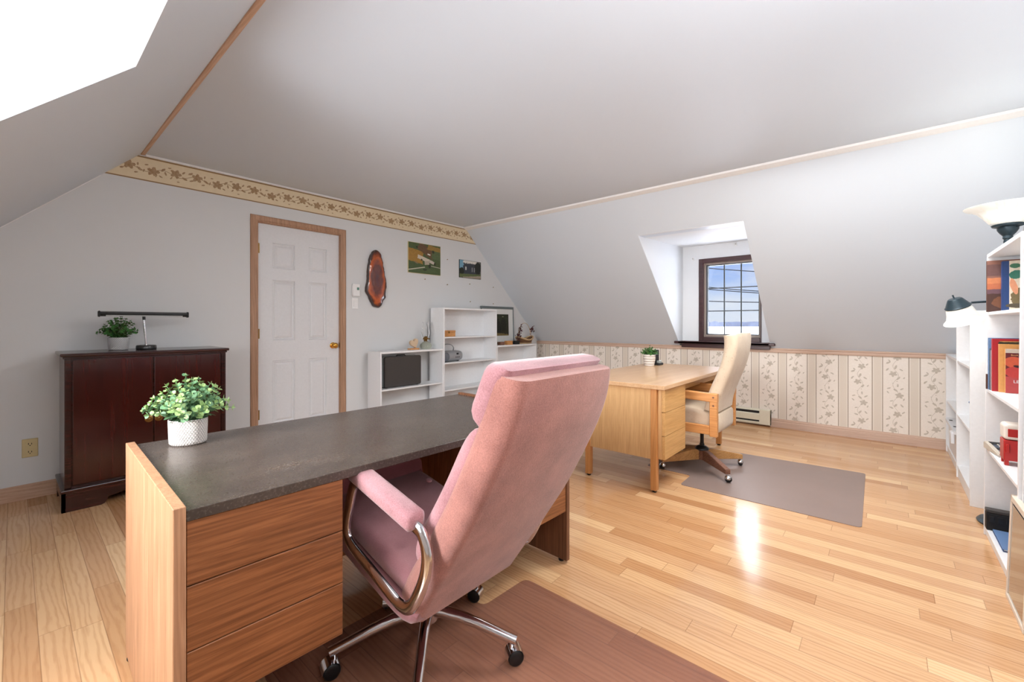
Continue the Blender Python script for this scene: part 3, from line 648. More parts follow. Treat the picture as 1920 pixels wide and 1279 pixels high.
# ------------------------------------------------------------------ outdoors beyond the right window
bm = bmesh.new(); v_ = [bm.verts.new(p) for p in ((6.2, -1500, -3.2), (2600, -2500, -3.2), (2600, 2500, -3.2), (6.2, 1500, -3.2))]; bm.faces.new(v_)
o = finish(bm, 'snow_field', 'snow'); struct(o, 'flat snow covered field beyond the window', 'field')
bm = bmesh.new(); X = 700; prev = None
for i in range(300):
    y = -600+i*6; h = 7.6+2.4*mnoise.noise(Vector((i*.05, 0, 0)))+2.6*mnoise.noise(Vector((i*.9, 3, 0)))
    pts = [bm.verts.new((X+12*mnoise.noise(Vector((i*.2, 7, 1))), y, -3.3)), bm.verts.new((X+4, y, -3.2+h)), bm.verts.new((X+40, y, -3.3))]
    if prev:
        for k in range(2): bm.faces.new((prev[k], prev[k+1], pts[k+1], pts[k]))
    prev = pts
tag(finish(bm, 'tree_line', 'trees'), 'hazy blue tree line along the snowy horizon outside', 'trees', kind='stuff')
for (ya, za, yb, zb, lb_) in ((7.5, 3.87, 2.0, 3.02, 'highest power cable crossing the sky outside the window'), (7.5, 2.90, 2.0, 2.20, 'lower cable of the close pair crossing the sky outside the window'), (7.5, 3.00, 2.0, 2.26, 'upper cable of the close pair crossing the sky outside the window'), (7.5, 2.26, 2.0, 1.96, 'lowest power cable, nearly level above the snowy horizon')):
    pts = [(20, ya+(yb-ya)*t/8, za+(zb-za)*t/8-.05*math.sin(PI*t/8)) for t in range(-6, 15)]
    bm = bmesh.new(); tube(bm, pts, .02, 6)
    tag(finish(bm, 'power_line', 'wire'), lb_, 'cable', 'power lines outside the window')

# ------------------------------------------------------------------ baseboard heater
t = thing('baseboard_heater', 'cream electric baseboard heater under the dormer window', 'heater', (XR0, 1.9, 0))
y0, y1 = -.939, .6
bm = bmesh.new(); prism(bm, [(-.002, .018), (-.062, .018), (-.066, .03), (-.066, .045), (-.05, .046), (-.05, .062), (-.066, .064), (-.067, .13), (-.06, .138), (-.045, .14), (-.045, .158), (-.055, .163), (-.05, .176), (-.03, .182), (-.002, .182)], y0, y1, 'XZ'); finish(bm, 'body', 'heater', t)
B('end_cap', 'heater', t, -.068, -.001, y0, y0+.105, .017, .183, bev=.003)
B('vent_slot', 'dark', t, -.058, -.044, y0+.11, y1-.1, .139, .166, bev=.001); B('vent_slot', 'dark', t, -.063, -.049, y0+.11, y1-.1, .046, .066, bev=.001)

# ------------------------------------------------------------------ chair mats
def sheet(pts, z, th, name, m, loc):
    bm = bmesh.new(); prism(bm, pts, z, z+th, 'XY'); return finish(bm, name, m, loc=loc)
def roundpoly(pts, r, k=4):
    out = []; n = len(pts)
    for i in range(n):
        p = Vector(pts[i]); a = (Vector(pts[i-1])-p).normalized(); b = (Vector(pts[(i+1) % n])-p).normalized()
        for s in range(k+1):
            u = s/k; A = p+a*r*(1-u); Bp = p+b*r*u; out.append(tuple((A*(1-u)+Bp*u)))
    return out
o = sheet(roundpoly([(3.095, .10), (4.235, .115), (4.175, 1.10), (3.98, 1.11), (3.98, 1.45), (3.33, 1.45), (3.325, 1.105), (3.09, 1.10)], .03), .0005, .003, 'chair_mat', 'mat2', (0, 0, 0))
tag(o, 'grey brown plastic chair mat under the cream chair', 'chair mat')
o = sheet(roundpoly([(.30, -.1), (1.483, -.1), (1.497, 1.215), (1.24, 1.225), (1.24, 1.52), (.53, 1.535), (.52, 1.235), (.30, 1.235)], .035), .0005, .003, 'chair_mat', 'mat1', (0, 0, 0))
tag(o, 'dark brown see-through plastic chair mat under the pink chair', 'chair mat')

# ------------------------------------------------------------------ walnut desk (front)
t = thing('walnut_desk', 'large walnut executive desk with dark brown top behind the pink chair', 'desk', (.230, 1.187, 0), R(-1.68))
DW, DD, DH = 1.512, .79, .72
B('end_panel', 'walnutl', t, 0, .024, 0, DD, .012, .730, bev=.0015)
bm = bmesh.new(); box(bm, DW-.024, DW, 0, DD, .012, .730, .0015); finish(bm, 'end_panel', 'walnutd', t)
B('desktop', 'deskdark', t, .0245, DW-.0245, .001, DD-.002, DH-.026, DH, bev=.0012)
B('modesty_panel', 'walnutv', t, .395, 1.045, DD-.12, DD-.10, .10, DH-.027, bev=.001)
for (a, b_) in ((.0245, .391), (1.05, DW-.0245)):
    B('pedestal', 'walnutv', t, a, b_, .022, DD-.10, .248, DH-.0265, bev=.001)
    for i, (z0, z1) in enumerate(((.249, .3955), (.3985, .5445), (.5475, .6935))):
        B('drawer', 'walnuth', t, a+.001, b_-.001, .004, .0215, z0, z1, bev=.0012)
for x in (.012, DW-.012):
    for y in (.04, DD-.04):
        bm = bmesh.new(); lathe(bm, [(.012, 0), (.014, .004), (.014, .009), (.006, .012)], 14, c=(x, y, 0)); smooth_angle(finish(bm, 'foot_glide', 'black', t))

# ------------------------------------------------------------------ oak desk (back)
t = thing('oak_desk', 'light oak desk with square legs under the dormer window', 'desk', (2.795, 1.098, 0))
W_, D_, H_ = 1.60, .78, .73
B('desktop', 'oaktop', t, 0, W_, 0, D_, H_-.028, H_, bev=.002)
for (x, y) in ((.03, .066), (.03, .575), (W_-.075, .066), (W_-.075, .575)):
    bm = bmesh.new(); box(bm, x, x+.042, y, y+.042, .014, H_-.028, .002); l_ = finish(bm, 'leg', 'oakleg', t)
    bm = bmesh.new(); lathe(bm, [(.013, 0), (.016, .004), (.016, .009), (.008, .014)], 14, c=(x+.021, y+.021, 0)); smooth_angle(finish(bm, 'foot_glide', 'black', l_))
B('side_panel', 'oakv', t, .036, .052, .108, .575, .222, H_-.029, bev=.001)
B('side_panel', 'oakv', t, W_-.052, W_-.036, .108, .575, .222, H_-.029, bev=.001)
B('modesty_panel', 'oakv', t, .06, W_-.075, .59, .606, .30, H_-.029, bev=.001)
B('pedestal', 'oakv', t, .058, .447, .040, .57, .224, H_-.029, bev=.001)
for (z0, z1) in ((.225, .381), (.384, .541), (.544, .7005)): B('drawer', 'oakx', t, .0585, .4465, .018, .0395, z0, z1, bev=.0015)
B('apron', 'oakx', t, .449, W_-.08, .09, .105, H_-.10, H_-.029, bev=.001)

# ------------------------------------------------------------------ mahogany cabinet
t = thing('mahogany_cabinet', 'dark mahogany two door cabinet against the wall left of the door', 'cabinet', (.628, 3.757, 0))
a, b_ = -.425, .42; dp = .445
bm = bmesh.new(); box(bm, a, b_, .012, dp, .10, .93, .002); finish(bm, 'carcass', 'mahogd', t)
bm = bmesh.new(); box(bm, a-.02, b_+.02, -.014, dp+.006, .938, .958, .006, seg=2); box(bm, a-.008, b_+.008, -.003, dp, .925, .939, .003); finish(bm, 'top', 'mahogd', t)
for (p0, p1) in ((a, a+.03), (b_-.03, b_)):
    bm = bmesh.new(); box(bm, p0, p1, 0, .02, .135, .928, .003)
    for k in range(3): box(bm, p0+.006+k*.007, p0+.009+k*.007, -.003, .002, .16, .9, .001)
    finish(bm, 'corner_post', 'mahogd', t)
for (p0, p1, kx) in ((a+.034, -.008, -.03), (-.001, b_-.034, .022)):
    bm = bmesh.new(); box(bm, p0, p1, -.004, .018, .15, .918, .004, seg=2); d_ = finish(bm, 'door', 'mahog', t)
    bm = bmesh.new(); lathe(bm, [(.0215, 0), (.022, .003), (.016, .005), (.015, .007), (.010, .0075), (.007, .012), (.003, .014)], 24, mat4=Matrix.Translation((kx, -.004, .50)) @ Matrix.Rotation(R(90), 4, 'X')); smooth_angle(finish(bm, 'knob', 'antbrass', d_))
bm = bmesh.new()   # bracket plinth with scalloped underside
pts = [(a-.014, 0), (a+.16, 0)] + [(a+.16+.012+.02*math.sin(k/6*PI/2), .0+.045*k/6) for k in range(1, 7)] + [(a+.24, .052), (a+.27, .06)]
pts += [(-p[0]+(a+b_), p[1]) for p in pts[::-1]] + [(b_+.014, .115), (a-.014, .115)]
prism(bm, pts, -.02, .002, 'XZ')
sidep = [(-.02, 0), (.07, 0), (.10, .03), (.13, .05), (dp-.10, .05), (dp-.07, .0), (dp, 0), (dp, .115), (-.02, .115)]
prism(bm, sidep, a-.014, a+.004, 'YZ'); prism(bm, sidep, b_-.004, b_+.014, 'YZ'); box(bm, a-.02, b_+.02, -.026, dp, .115, .134, .005, seg=2)
finish(bm, 'plinth', 'mahogd', t)

# ------------------------------------------------------------------ plants
def leafblade(bm, p, d, nrm, ln, wd, mi=0):
    d = d.normalized(); s = d.cross(nrm)
    if s.length < 1e-3: s = d.cross(Vector((1, 0, 0)))
    s.normalize(); n = s.cross(d).normalized()
    pts = [p, p+d*ln*.3+s*wd*.5+n*ln*.06, p+d*ln*.72+s*wd*.42+n*ln*.05, p+d*ln-n*ln*.04, p+d*ln*.72-s*wd*.42+n*ln*.05, p+d*ln*.3-s*wd*.5+n*ln*.06]
    mid = bm.verts.new(p+d*ln*.5-n*ln*.04); vs = [bm.verts.new(q) for q in pts]
    for k in range(6):
        f = bm.faces.new((vs[k], vs[(k+1) % 6], mid)); f.material_index = mi; f.smooth = True
def foliage(bm, c, rx, ry, h, nst, lnf, wdf, seed, droop=.5, mats=2, pairs=6, up=1.0):
    rnd = random.Random(seed)
    for i in range(nst):
        a = i*2.399963+rnd.uniform(-.2, .2); tt = (i+.5)/nst; rad = math.sqrt(tt)
        tip = Vector((math.cos(a)*rx*rad, math.sin(a)*ry*rad, h*(1-.75*rad**2)*rnd.uniform(.75, 1.05)*up))
        root = Vector((math.cos(a)*rx*.16*rad, math.sin(a)*ry*.16*rad, -.01)); mid = (root+tip)/2+Vector((0, 0, h*.22*rnd.uniform(.7, 1.2)))
        pts = [root*(1-t)**2+mid*2*t*(1-t)+tip*t*t for t in [k/pairs for k in range(pairs+1)]]
        tube(bm, [c+p for p in pts], .0012, 4)
        for k in range(1, pairs+1):
            p = pts[k]; d = (pts[k]-pts[k-1]).normalized(); ang = rnd.uniform(0, PI); ref = Vector((math.cos(ang), math.sin(ang), .3)).cross(d).normalized()
            ref2 = d.cross(ref).normalized(); L_ = lnf*(1.15-.5*k/pairs)*rnd.uniform(.8, 1.15); mi = 1 if rnd.random() < .35+.3*(k == pairs) else 0
            for sg in (1, -1):
                dirv = (ref*sg*math.cos(k*1.57)+ref2*sg*math.sin(k*1.57))*.8+d*.5; leafblade(bm, c+p, dirv, d, L_, wdf*rnd.uniform(.85, 1.1), mi if mats > 1 else 0)
        leafblade(bm, c+pts[-1], (pts[-1]-pts[-2]), Vector((1, .3, 0)), lnf*.55, wdf*.5, 1 if mats > 1 else 0)
def planter(name, label, loc, r, h, potm, leafm, fr, fh, nst, lf, wf, seed, sx=1., rz=0., taper=.93, pairs=6, base=.15):
    t = thing(name, label, 'potted plant', loc, rz)
    bm = bmesh.new(); rb = r*taper
    pf = [(rb*.7, 0), (rb*.9, h*.01), (rb*.985, h*.07), (rb, h*base), (r*.985, h*.6), (r, h*.985), (r*.985, h), (r*.94, h*.995), (r*.92, h*.86)]
    lathe(bm, pf, 56, sx=sx, sy=1.); smooth_angle(finish(bm, 'pot', potm, t), 50)
    bm = bmesh.new(); lathe(bm, [(r*.915, h*.84), (r*.915, h*.865), (r*.4, h*.9)], 32, sx=sx); finish(bm, 'moss', 'soil', t)
    bm = bmesh.new(); foliage(bm, Vector((0, 0, h*.9)), fr*sx, fr, fh, nst, lf, wf, seed, pairs=pairs); finish(bm, 'foliage', leafm, t)
    return t
planter('potted_eucalyptus', 'grey green leafy plant in a white diamond patterned pot on the walnut desk', (.403, 1.856, DH), .053, .088, 'pot1', ('plant1', 'plant1b'), .120, .155, 66, .025, .017, 3, sx=1.1, rz=R(-43), taper=.96)
planter('potted_plant', 'dark green plant in a white patterned pot on the mahogany cabinet', (.478, 4.02, .958), .058, .088, 'pot2', ('plant2', 'plant3'), .108, .155, 44, .024, .016, 5, taper=.92)
planter('potted_plant', 'small green plant in a ribbed white pot on the oak desk', (4.066, 1.745, .73), .058, .112, 'pot3', ('plant3', 'plant2'), .085, .085, 34, .022, .012, 8, taper=.82)

# ------------------------------------------------------------------ fluorescent desk lamp on the cabinet
t = thing('fluorescent_desk_lamp', 'black and silver tube desk lamp on the mahogany cabinet', 'desk lamp', (.621, 3.985, .958))
bm = bmesh.new(); lathe(bm, [(.056, 0), (.058, .005), (.058, .024), (.053, .031), (.03, .034), (.012, .035)], 40); smooth_angle(finish(bm, 'base', 'blackm', t))
bm = bmesh.new(); tube(bm, [(.0, 0, .03), (-.008, 0, .15), (-.014, 0, .228)], .0075, 12); smooth_angle(finish(bm, 'stem', 'chrome', t))
bm = bmesh.new(); tube(bm, [(-.0125, 0, .21), (-.014, 0, .244)], .009, 12); smooth_angle(finish(bm, 'joint', 'black', t))
sh = thing('tmp', 'x', 'x'); bpy.data.objects.remove(sh)
bm = bmesh.new(); x0, x1 = -.243, .236
prof = [(-.020, 0), (-.026, .010), (-.022, .022), (-.006, .027), (.012, .024), (.022, .012), (.022, 0), (.014, -.002), (.012, .008), (0, .015), (-.012, .008), (-.015, 0)]
prism(bm, [(p[0], p[1]*1.15+.236) for p in prof], x0, x1, 'YZ'); shd = finish(bm, 'lamp_shade', 'blackm', t)
for xx in ((x0-.008, x0+.004), (x1-.004, x1+.008)): B('end_cap', 'black', shd, xx[0], xx[1], -.027, .023, .228, .270, bev=.005)
bm = bmesh.new(); tube(bm, [(x0+.03, -.014, .242), (x1-.03, -.014, .242)], .009, 14); M['tube'] = plain('unlit_tube', (206, 210, 212), .25); smooth_angle(finish(bm, 'fluorescent_tube', 'tube', t))
for xx in ((x0+.004, x0+.03), (x1-.03, x1-.004)):
    bm = bmesh.new(); tube(bm, [(xx[0], -.014, .242), (xx[1], -.014, .242)], .0098, 12); smooth_angle(finish(bm, 'tube_socket', 'black', t))

# ------------------------------------------------------------------ casters shared
def caster_twin(par, x, y, ang, top):
    """chromed hooded twin caster with dark wheel"""
    c = bpy.data.objects.new('caster', None); COL.objects.link(c); c.parent = par; c.location = (x, y, 0); c.rotation_euler = (0, 0, ang)
    bm = bmesh.new(); r = .027
    for s in (-.012, .012): lathe(bm, [(.008, -.0085), (.024, -.0085), (r, -.005), (r, .005), (.024, .0085), (.008, .0085)], 26, mat4=Matrix.Translation((0, s, r)) @ Matrix.Rotation(R(90), 4, 'X'))
    return c, bm
# ------------------------------------------------------------------ pink office chair
t = thing('pink_office_chair', 'high backed dusty pink upholstered swivel chair with chrome arms at the walnut desk', 'office chair', (.951, 1.214, 0))
OX, OY = .951, 1.214
rear = [(.603, 1.012), (.608, .985), (.622, .93), (.650, .86), (.688, .785), (.735, .70), (.785, .615), (.835, .54), (.885, .465), (.935, .395), (.975, .335), (1.005, .290), (1.02, .272)]
rc = catmull([(0, y, z) for y, z in rear], 3)
def sect(y, z, ty, tz, x0, x1, th, r, bow=.0, drop=0.):
    """rounded section: x across, thickness th towards the front (+y) side of the tangent"""
    nrm = Vector((0, -tz, ty)).normalized()
    if nrm.y < 0: nrm = -nrm
    out = []
    for (a, b_) in rrect(x1-x0, th, r, 5):
        u = a/((x1-x0)/2); back = (b_ < 0)
        p = Vector(((x0+x1)/2+a-OX, y-OY, z)) + nrm*(th/2+b_) 
        if b_ < 0: p -= nrm*bow*(1-u*u)
        p += Vector((0, ty, tz)).normalized()*drop*(.35-u*u)
        out.append(p)
    return out
secs = []
n = len(rc)
for i, p in enumerate(rc):
    a = rc[max(0, i-1)]; b_ = rc[min(n-1, i+1)]; tt = i/(n-1)
    xa = .722-.012*math.sin(tt*PI)+.02*tt**3; xb = 1.150+.042*math.sin(tt*PI*.8)
    th = .105-.01*math.sin(tt*PI)
    if tt < .04: th *= .75
    if tt > .93: th *= 1-.5*(tt-.93)/.07
    secs.append(sect(p.y, p.z, b_.y-a.y, b_.z-a.z, xa, xb, th, min(.034, th*.42), .014, .05*tt**5))
bm = bmesh.new(); loft(bm, secs); br = smooth_angle(finish(bm, 'backrest', 'pink', t), 70)
# piping along the two rear edges and top edge of the shell

# headrest pillow and back cushion on the front
def cushion(name, pts, th, x0, x1, m, par, rr=.03, fall=.25):
    cc = catmull([(0, y, z) for y, z in pts], 4); N_ = len(cc); ss = []
    for i, p in enumerate(cc):
        a = cc[max(0, i-1)]; b_ = cc[min(N_-1, i+1)]; u = i/(N_-1); e = (1-abs(2*u-1)**6*.55)
        ss.append(sect(p.y, p.z, b_.y-a.y, b_.z-a.z, x0+(1-e)*.02, x1-(1-e)*.02, th*e, min(rr, th*e*.45), 0))
    bm = bmesh.new(); loft(bm, ss); return smooth_angle(finish(bm, name, m, par, smooth=True), 75)
cushion('headrest', [(.640, 1.032), (.662, .985), (.690, .925), (.715, .882)], .075, .716, 1.162, 'pinks', t)
cushion('back_cushion', [(.722, .875), (.757, .81), (.81, .715), (.87, .62), (.925, .54), (.965, .475)], .055, .722, 1.15, 'pinks', t)
# seat: tilted, front under the desk
def seatp(y, z): return (0, y, z)
cushion('seat_base', [(.985, .330), (1.10, .362), (1.25, .400), (1.40, .438), (1.47, .455)], .07, .725, 1.15, 'pinkd', t, .02)
sc_ = cushion('seat_cushion', [(.95, .392), (1.05, .425), (1.20, .462), (1.35, .498), (1.46, .520), (1.49, .522)], .075, .735, 1.14, 'pinkd', t, .03)
for (bx, by) in ((.84, 1.12), (1.04, 1.12), (.84, 1.32), (1.04, 1.32)):
    bm = bmesh.new(); lathe(bm, [(.012, -.002), (.011, .003), (.004, .006)], 14, mat4=Matrix.Translation((bx-OX, by-OY, .4966+(by-1.12)*.245-.0035)) @ Matrix.Rotation(R(14), 4, 'X')); smooth_angle(finish(bm, 'button', 'pinks', sc_))
# chrome arm loops and pads
for (ax, side) in ((.690, 1), (1.172, -1)):
    loop = [(.925, .607), (.896, .585), (.884, .545), (.893, .49), (.925, .425), (.958, .385), (.995, .375), (1.04, .385), (1.15, .418), (1.25, .448), (1.285, .475), (1.288, .52), (1.268, .58), (1.245, .640), (1.215, .657), (1.17, .650), (1.05, .628)]
    pts = catmull([(ax-OX, y-OY, z) for y, z in loop], 5, True)
    bm = bmesh.new(); tube(bm, pts, .0185, 14, closed=True, flat=.62, up=(1, 0, 0)); arm = smooth_angle(finish(bm, 'chrome_arm', 'chrome', t), 80)
    ss = []
    for u in (0, .03, .12, .5, .88, .97, 1):
        y = .925+u*.31; z = .618+u*.075*.9; e = 1-.35*(abs(2*u-1) > .99)
        ss.append([Vector((ax-OX+a*e, y-OY, z+.004+b_*e)) for a, b_ in rrect(.062, .050, .018, 4)])
    bm = bmesh.new(); loft(bm, ss); smooth_angle(finish(bm, 'armrest_pad', 'pinks', arm), 60)
# column and base
bm = bmesh.new(); lathe(bm, [(.034, .105), (.034, .15), (.022, .155), (.022, .33), (.03, .335)], 24); smooth_angle(finish(bm, 'column', 'chrome', t))
B('seat_mechanism', 'black', t, -.09, .09, -.10, .12, .315, .345, bev=.006)
a0 = math.atan2(.998-1.2136, .741-.951)
for k in range(5):
    a = a0+R(72*k); ca, sa = math.cos(a), math.sin(a)
    pts = [(ca*r_, sa*r_, z_) for r_, z_ in ((.01, .138), (.06, .140), (.12, .134), (.19, .118), (.26, .098), (.317, .082))]
    bm = bmesh.new(); tube(bm, pts, .0165, 14, rs=[.02, .02, .018, .0165, .0155, .015]); lg = smooth_angle(finish(bm, 'base_leg', 'chrome', t), 60)
    cx, cyy = ca*.301, sa*.301
    sw = a+[.9, .5, 1.8, 2.6, .2][k]
    mt = Matrix.Translation((cx, cyy, 0)) @ Matrix.Rotation(sw, 4, 'Z')
    bm = bmesh.new()
    for s in (-.0135, .0135): lathe(bm, [(.008, -.009), (.022, -.009), (.0265, -.005), (.0265, .005), (.022, .009), (.008, .009)], 26, mat4=mt @ Matrix.Translation((.012, s, .030)) @ Matrix.Rotation(R(90), 4, 'X'))
    smooth_angle(finish(bm, 'caster_wheel', 'black', lg), 50)
    bm = bmesh.new(); hood = []
    for j in range(9):
        th = R(-10+j*25); hood.append((.012+math.cos(th)*.030, .030+math.sin(th)*.030))
    prev = None
    for (hx, hz) in hood:
        cur = [bm.verts.new((hx, s, hz)) for s in (-.0235, .0235)]
        if prev: bm.faces.new((prev[0], prev[1], cur[1], cur[0]))
        prev = cur
    tube(bm, [(0, 0, .052), (0, 0, .075)], .006, 10)
    bmesh.ops.transform(bm, matrix=mt, verts=bm.verts); smooth_angle(finish(bm, 'caster_hood', 'chrome', lg), 50)

# ------------------------------------------------------------------ cream chair
t = thing('cream_desk_chair', 'tall cream tweed swivel chair with wooden arms at the oak desk', 'office chair', (3.571, 1.10, 0))
OX, OY = 3.571, 1.10
rear2 = [(.800, 1.072), (.796, 1.04), (.800, .96), (.815, .88), (.838, .80), (.868, .72), (.898, .64), (.920, .565), (.930, .49)]
rc = catmull([(0, y, z) for y, z in rear2], 3); n = len(rc); secs = []
for i, p in enumerate(rc):
    a = rc[max(0, i-1)]; b_ = rc[min(n-1, i+1)]; u = i/(n-1)
    wx = .232-.012*u
    th = .10-.015*math.sin(u*PI); e = 1
    if u < .03: th *= .7; wx -= .012
    secs.append(sect(p.y, p.z, b_.y-a.y, b_.z-a.z, OX-wx+.012, OX+wx+.012, th, th*.42, .006))
bm = bmesh.new(); loft(bm, secs); smooth_angle(finish(bm, 'backrest', 'cream', t), 65)
bm = bmesh.new()
ss = [[Vector((.012+a, y-OY, z+b_)) for a, b_ in rrect(.44*e, .145*e, .035, 5)] for y, z, e in ((.925, .405, .9), (.94, .405, 1), (1.1, .425, 1), (1.3, .445, 1), (1.40, .45, 1), (1.42, .45, .9))]
loft(bm, ss); smooth_angle(finish(bm, 'seat', 'cream', t), 65)
for sx_ in (-1, 1):
    xa = sx_*.245+.008; y0, y1 = .918-OY, 1.42-OY
    bm = bmesh.new(); w2 = .02
    box(bm, xa-w2, xa+w2, y0, y0+.052, .318, .628, .004); box(bm, xa-w2, xa+w2, y1-.05, y1, .33, .60, .004)
    box(bm, xa-w2*.9, xa+w2*.9, y0+.05, y1-.02, .330, .395, .004)
    ss = [[Vector((xa+a, y, z+b_)) for a, b_ in rrect(.042, .062, .006, 2)] for y, z in ((y0-.001, .600), (y0+.1, .603), (y1-.2, .610), (y1+.01, .600))]
    loft(bm, ss); ar = finish(bm, 'arm_frame', 'pine', t)
    for zz_ in (.605, .545):
        bm = bmesh.new(); lathe(bm, [(.007, -.001), (.007, .0012)], 12, mat4=Matrix.Translation((xa+sx_*w2*1.02, y0+.025, zz_)) @ Matrix.Rotation(R(90), 4, 'Y')); finish(bm, 'screw_plug', 'basewood', ar)
bm = bmesh.new(); tube(bm, [(0, 0, .15), (0, 0, .34)], .014, 16); smooth_angle(finish(bm, 'column', 'black', t))
bm = bmesh.new(); lathe(bm, [(.048, .145), (.052, .152), (.048, .163), (.03, .176), (.018, .18), (.018, .195)], 28); smooth_angle(finish(bm, 'collar', 'black', t))
B('seat_mechanism', 'black', t, -.08, .08, -.09, .10, .318, .335, bev=.004)
bm = bmesh.new(); prism(bm, [(math.cos(R(45*k+22))*.045, math.sin(R(45*k+22))*.045) for k in range(8)], .072, .146, 'XY'); finish(bm, 'hub_block', 'basewood', t)
dirs = [(3.331-OX, 1.319-OY), (3.812-OX, .88-OY), (3.346-OX, .852-OY), (3.797-OX, 1.347-OY)]
for k, (dx, dy) in enumerate(dirs):
    a = math.atan2(dy, dx); mt = Matrix.Rotation(a, 4, 'Z'); bm = bmesh.new()
    pts = [(.03, .072), (.335, .062), (.335, .096), (.10, .150), (.03, .150)]
    prism(bm, pts, -.020, .020, 'XZ'); bmesh.ops.bevel(bm, geom=list(bm.edges), offset=.003, segments=1, affect='EDGES')
    bmesh.ops.transform(bm, matrix=mt, verts=bm.verts); lg = finish(bm, 'base_leg', 'basewood' if k == 2 else 'basewood2', t)
    cm = mt @ Matrix.Translation((.325, 0, 0)); sw = Matrix.Rotation(.7, 4, 'Z')
    bm = bmesh.new(); lathe(bm, [(.004, -.017), (.016, -.015), (.023, -.008), (.0245, 0), (.023, .008), (.016, .015), (.004, .017)], 22, mat4=cm @ sw @ Matrix.Translation((.008, 0, .0275)) @ Matrix.Rotation(R(90), 4, 'X')); smooth_angle(finish(bm, 'caster_wheel', 'black', lg), 60)
    bm = bmesh.new(); bmesh.ops.create_uvsphere(bm, u_segments=18, v_segments=12, radius=.0245, matrix=cm @ sw @ Matrix.Translation((.006, 0, .0305)) @ Matrix.Rotation(R(-35), 4, 'Y'))
    cut = [v_ for v_ in bm.verts if v_.co.z < .024]; bmesh.ops.delete(bm, geom=cut, context='VERTS')
    nn_ = len(bm.verts); tube(bm, [tuple(cm @ Vector((0, 0, .05))), tuple(cm @ Vector((0, 0, .066)))], .007, 10); smooth_angle(finish(bm, 'caster_hood', 'chrome', lg), 60)

# ------------------------------------------------------------------ white bookcases
def bookcase(name, label, x0, x1, yf, dp, h, shelves, face=-1, back=True, th=.016, kick=.06, lean=0., bottom=True, cat='bookcase'):
    """face -1: opening towards -y (on the back wall); +1: opening towards +y (front wall). local origin at front-left foot"""
    t = thing(name, label, cat, (x0, yf, 0), 0, rx=lean)
    wd = x1-x0; s = -face; Y = lambda a, b: (min(a*s, b*s), max(a*s, b*s))
    y0, y1 = Y(0, dp)
    B('side_panel', 'lam', t, 0, th, y0, y1, 0, h-.0005); B('side_panel', 'lam', t, wd-th, wd, y0, y1, 0, h-.0005)
    B('top_panel', 'lam', t, th+.0003, wd-th-.0003, y0, y1, h-th-.004, h)
    for z in shelves:
        a, b = Y(.004, dp-.006); B('shelf', 'lam', t, th+.0003, wd-th-.0003, a, b, z-th, z)
    if kick:
        a, b = Y(.008, .022); B('kick_board', 'lam', t, th+.0003, wd-th-.0003, a, b, 0, kick)
        a, b = Y(.004, dp-.006); B('shelf', 'lam', t, th+.0003, wd-th-.0003, a, b, kick, kick+th)
    if back:
        a, b = Y(dp-.005, dp); B('back_panel', 'lam', t, th+.0003, wd-th-.0003, a, b, .01, h-.02, bev=0)
    return t
YF = YA-.295
bookcase('bookcase', 'low white bookcase holding the black suitcase beside the door', 2.478, 3.318, YF, .245, .846, [.452], back=False)
bookcase('bookcase', 'tall white bookcase in the middle of the three on the back wall', 3.322, 4.243, YF, .245, 1.332, [.983, .675, .35])
bookcase('bookcase', 'low white bookcase under the basket in the right corner', 4.247, 5.11, YF, .245, .846, [.43])
# black suitcase
t = thing('suitcase', 'black hard suitcase standing on the low white bookcase shelf', 'suitcase', (2.803, YF+.06, .453))
bm = bmesh.new(); w_, h_ = .475, .325
def slab(bm, w_, h_, y0, y1, r, z=0., bulge=.006):
    ss = []
    for y, k in ((y0, .985), (y0+.008, 1), (y1-.008, 1), (y1, .985)): ss.append([Vector((a*k, y, z+h_/2+b_*k)) for a, b_ in rrect(w_, h_, r, 5)])
    loft(bm, ss)
slab(bm, w_, h_, 0, .03, .018, .006); M['case'] = plain('black_leatherette', (68, 64, 62), .55, nz=.12, scale=300); smooth_angle(finish(bm, 'front_shell', 'case', t), 50)
bm = bmesh.new(); slab(bm, w_-.003, h_-.003, .031, .082, .018, .008); M['alu'] = plain('grey_band', (176, 186, 186), .35, metal=.4); finish(bm, 'edge_band', 'alu', t)
bm = bmesh.new(); slab(bm, w_, h_, .083, .12, .018, .006); smooth_angle(finish(bm, 'rear_shell', 'case', t), 50)
bm = bmesh.new(); tube(bm, [(-.06, .055, h_+.004), (-.05, .055, h_+.018), (.05, .055, h_+.018), (.06, .055, h_+.004)], .006, 8); finish(bm, 'handle', 'black', t)
for x in (-.2, .2): B('foot', 'black', t, x-.012, x+.012, .02, .1, 0, .008, bev=.002)
# heart box
t = thing('heart_box', 'small beige heart ornament on a wooden base on the low bookcase', 'ornament', (2.985, YF+.13, .846))
B('base', 'pine', t, -.062, .062, -.03, .03, 0, .016, bev=.003)
hp = []
for k in range(40):
    a = 2*PI*k/40; hp.append((.0036*16*math.sin(a)**3*1.0, .0036*(13*math.cos(a)-5*math.cos(2*a)-2*math.cos(3*a)-math.cos(4*a))))
bm = bmesh.new(); prism(bm, hp, -.016, .016, 'XZ'); bmesh.ops.bevel(bm, geom=[e for e in bm.edges if e.calc_length() < .05], offset=.004, segments=2, affect='EDGES')
bmesh.ops.transform(bm, matrix=Matrix.Translation((.006, 0, .074)) @ Matrix.Rotation(R(-18), 4, 'Y'), verts=bm.verts); M['stone'] = plain('speckled_beige_stone', (216, 188, 156), .5, nz=.15, scale=250); smooth_angle(finish(bm, 'heart', 'stone', t), 50)
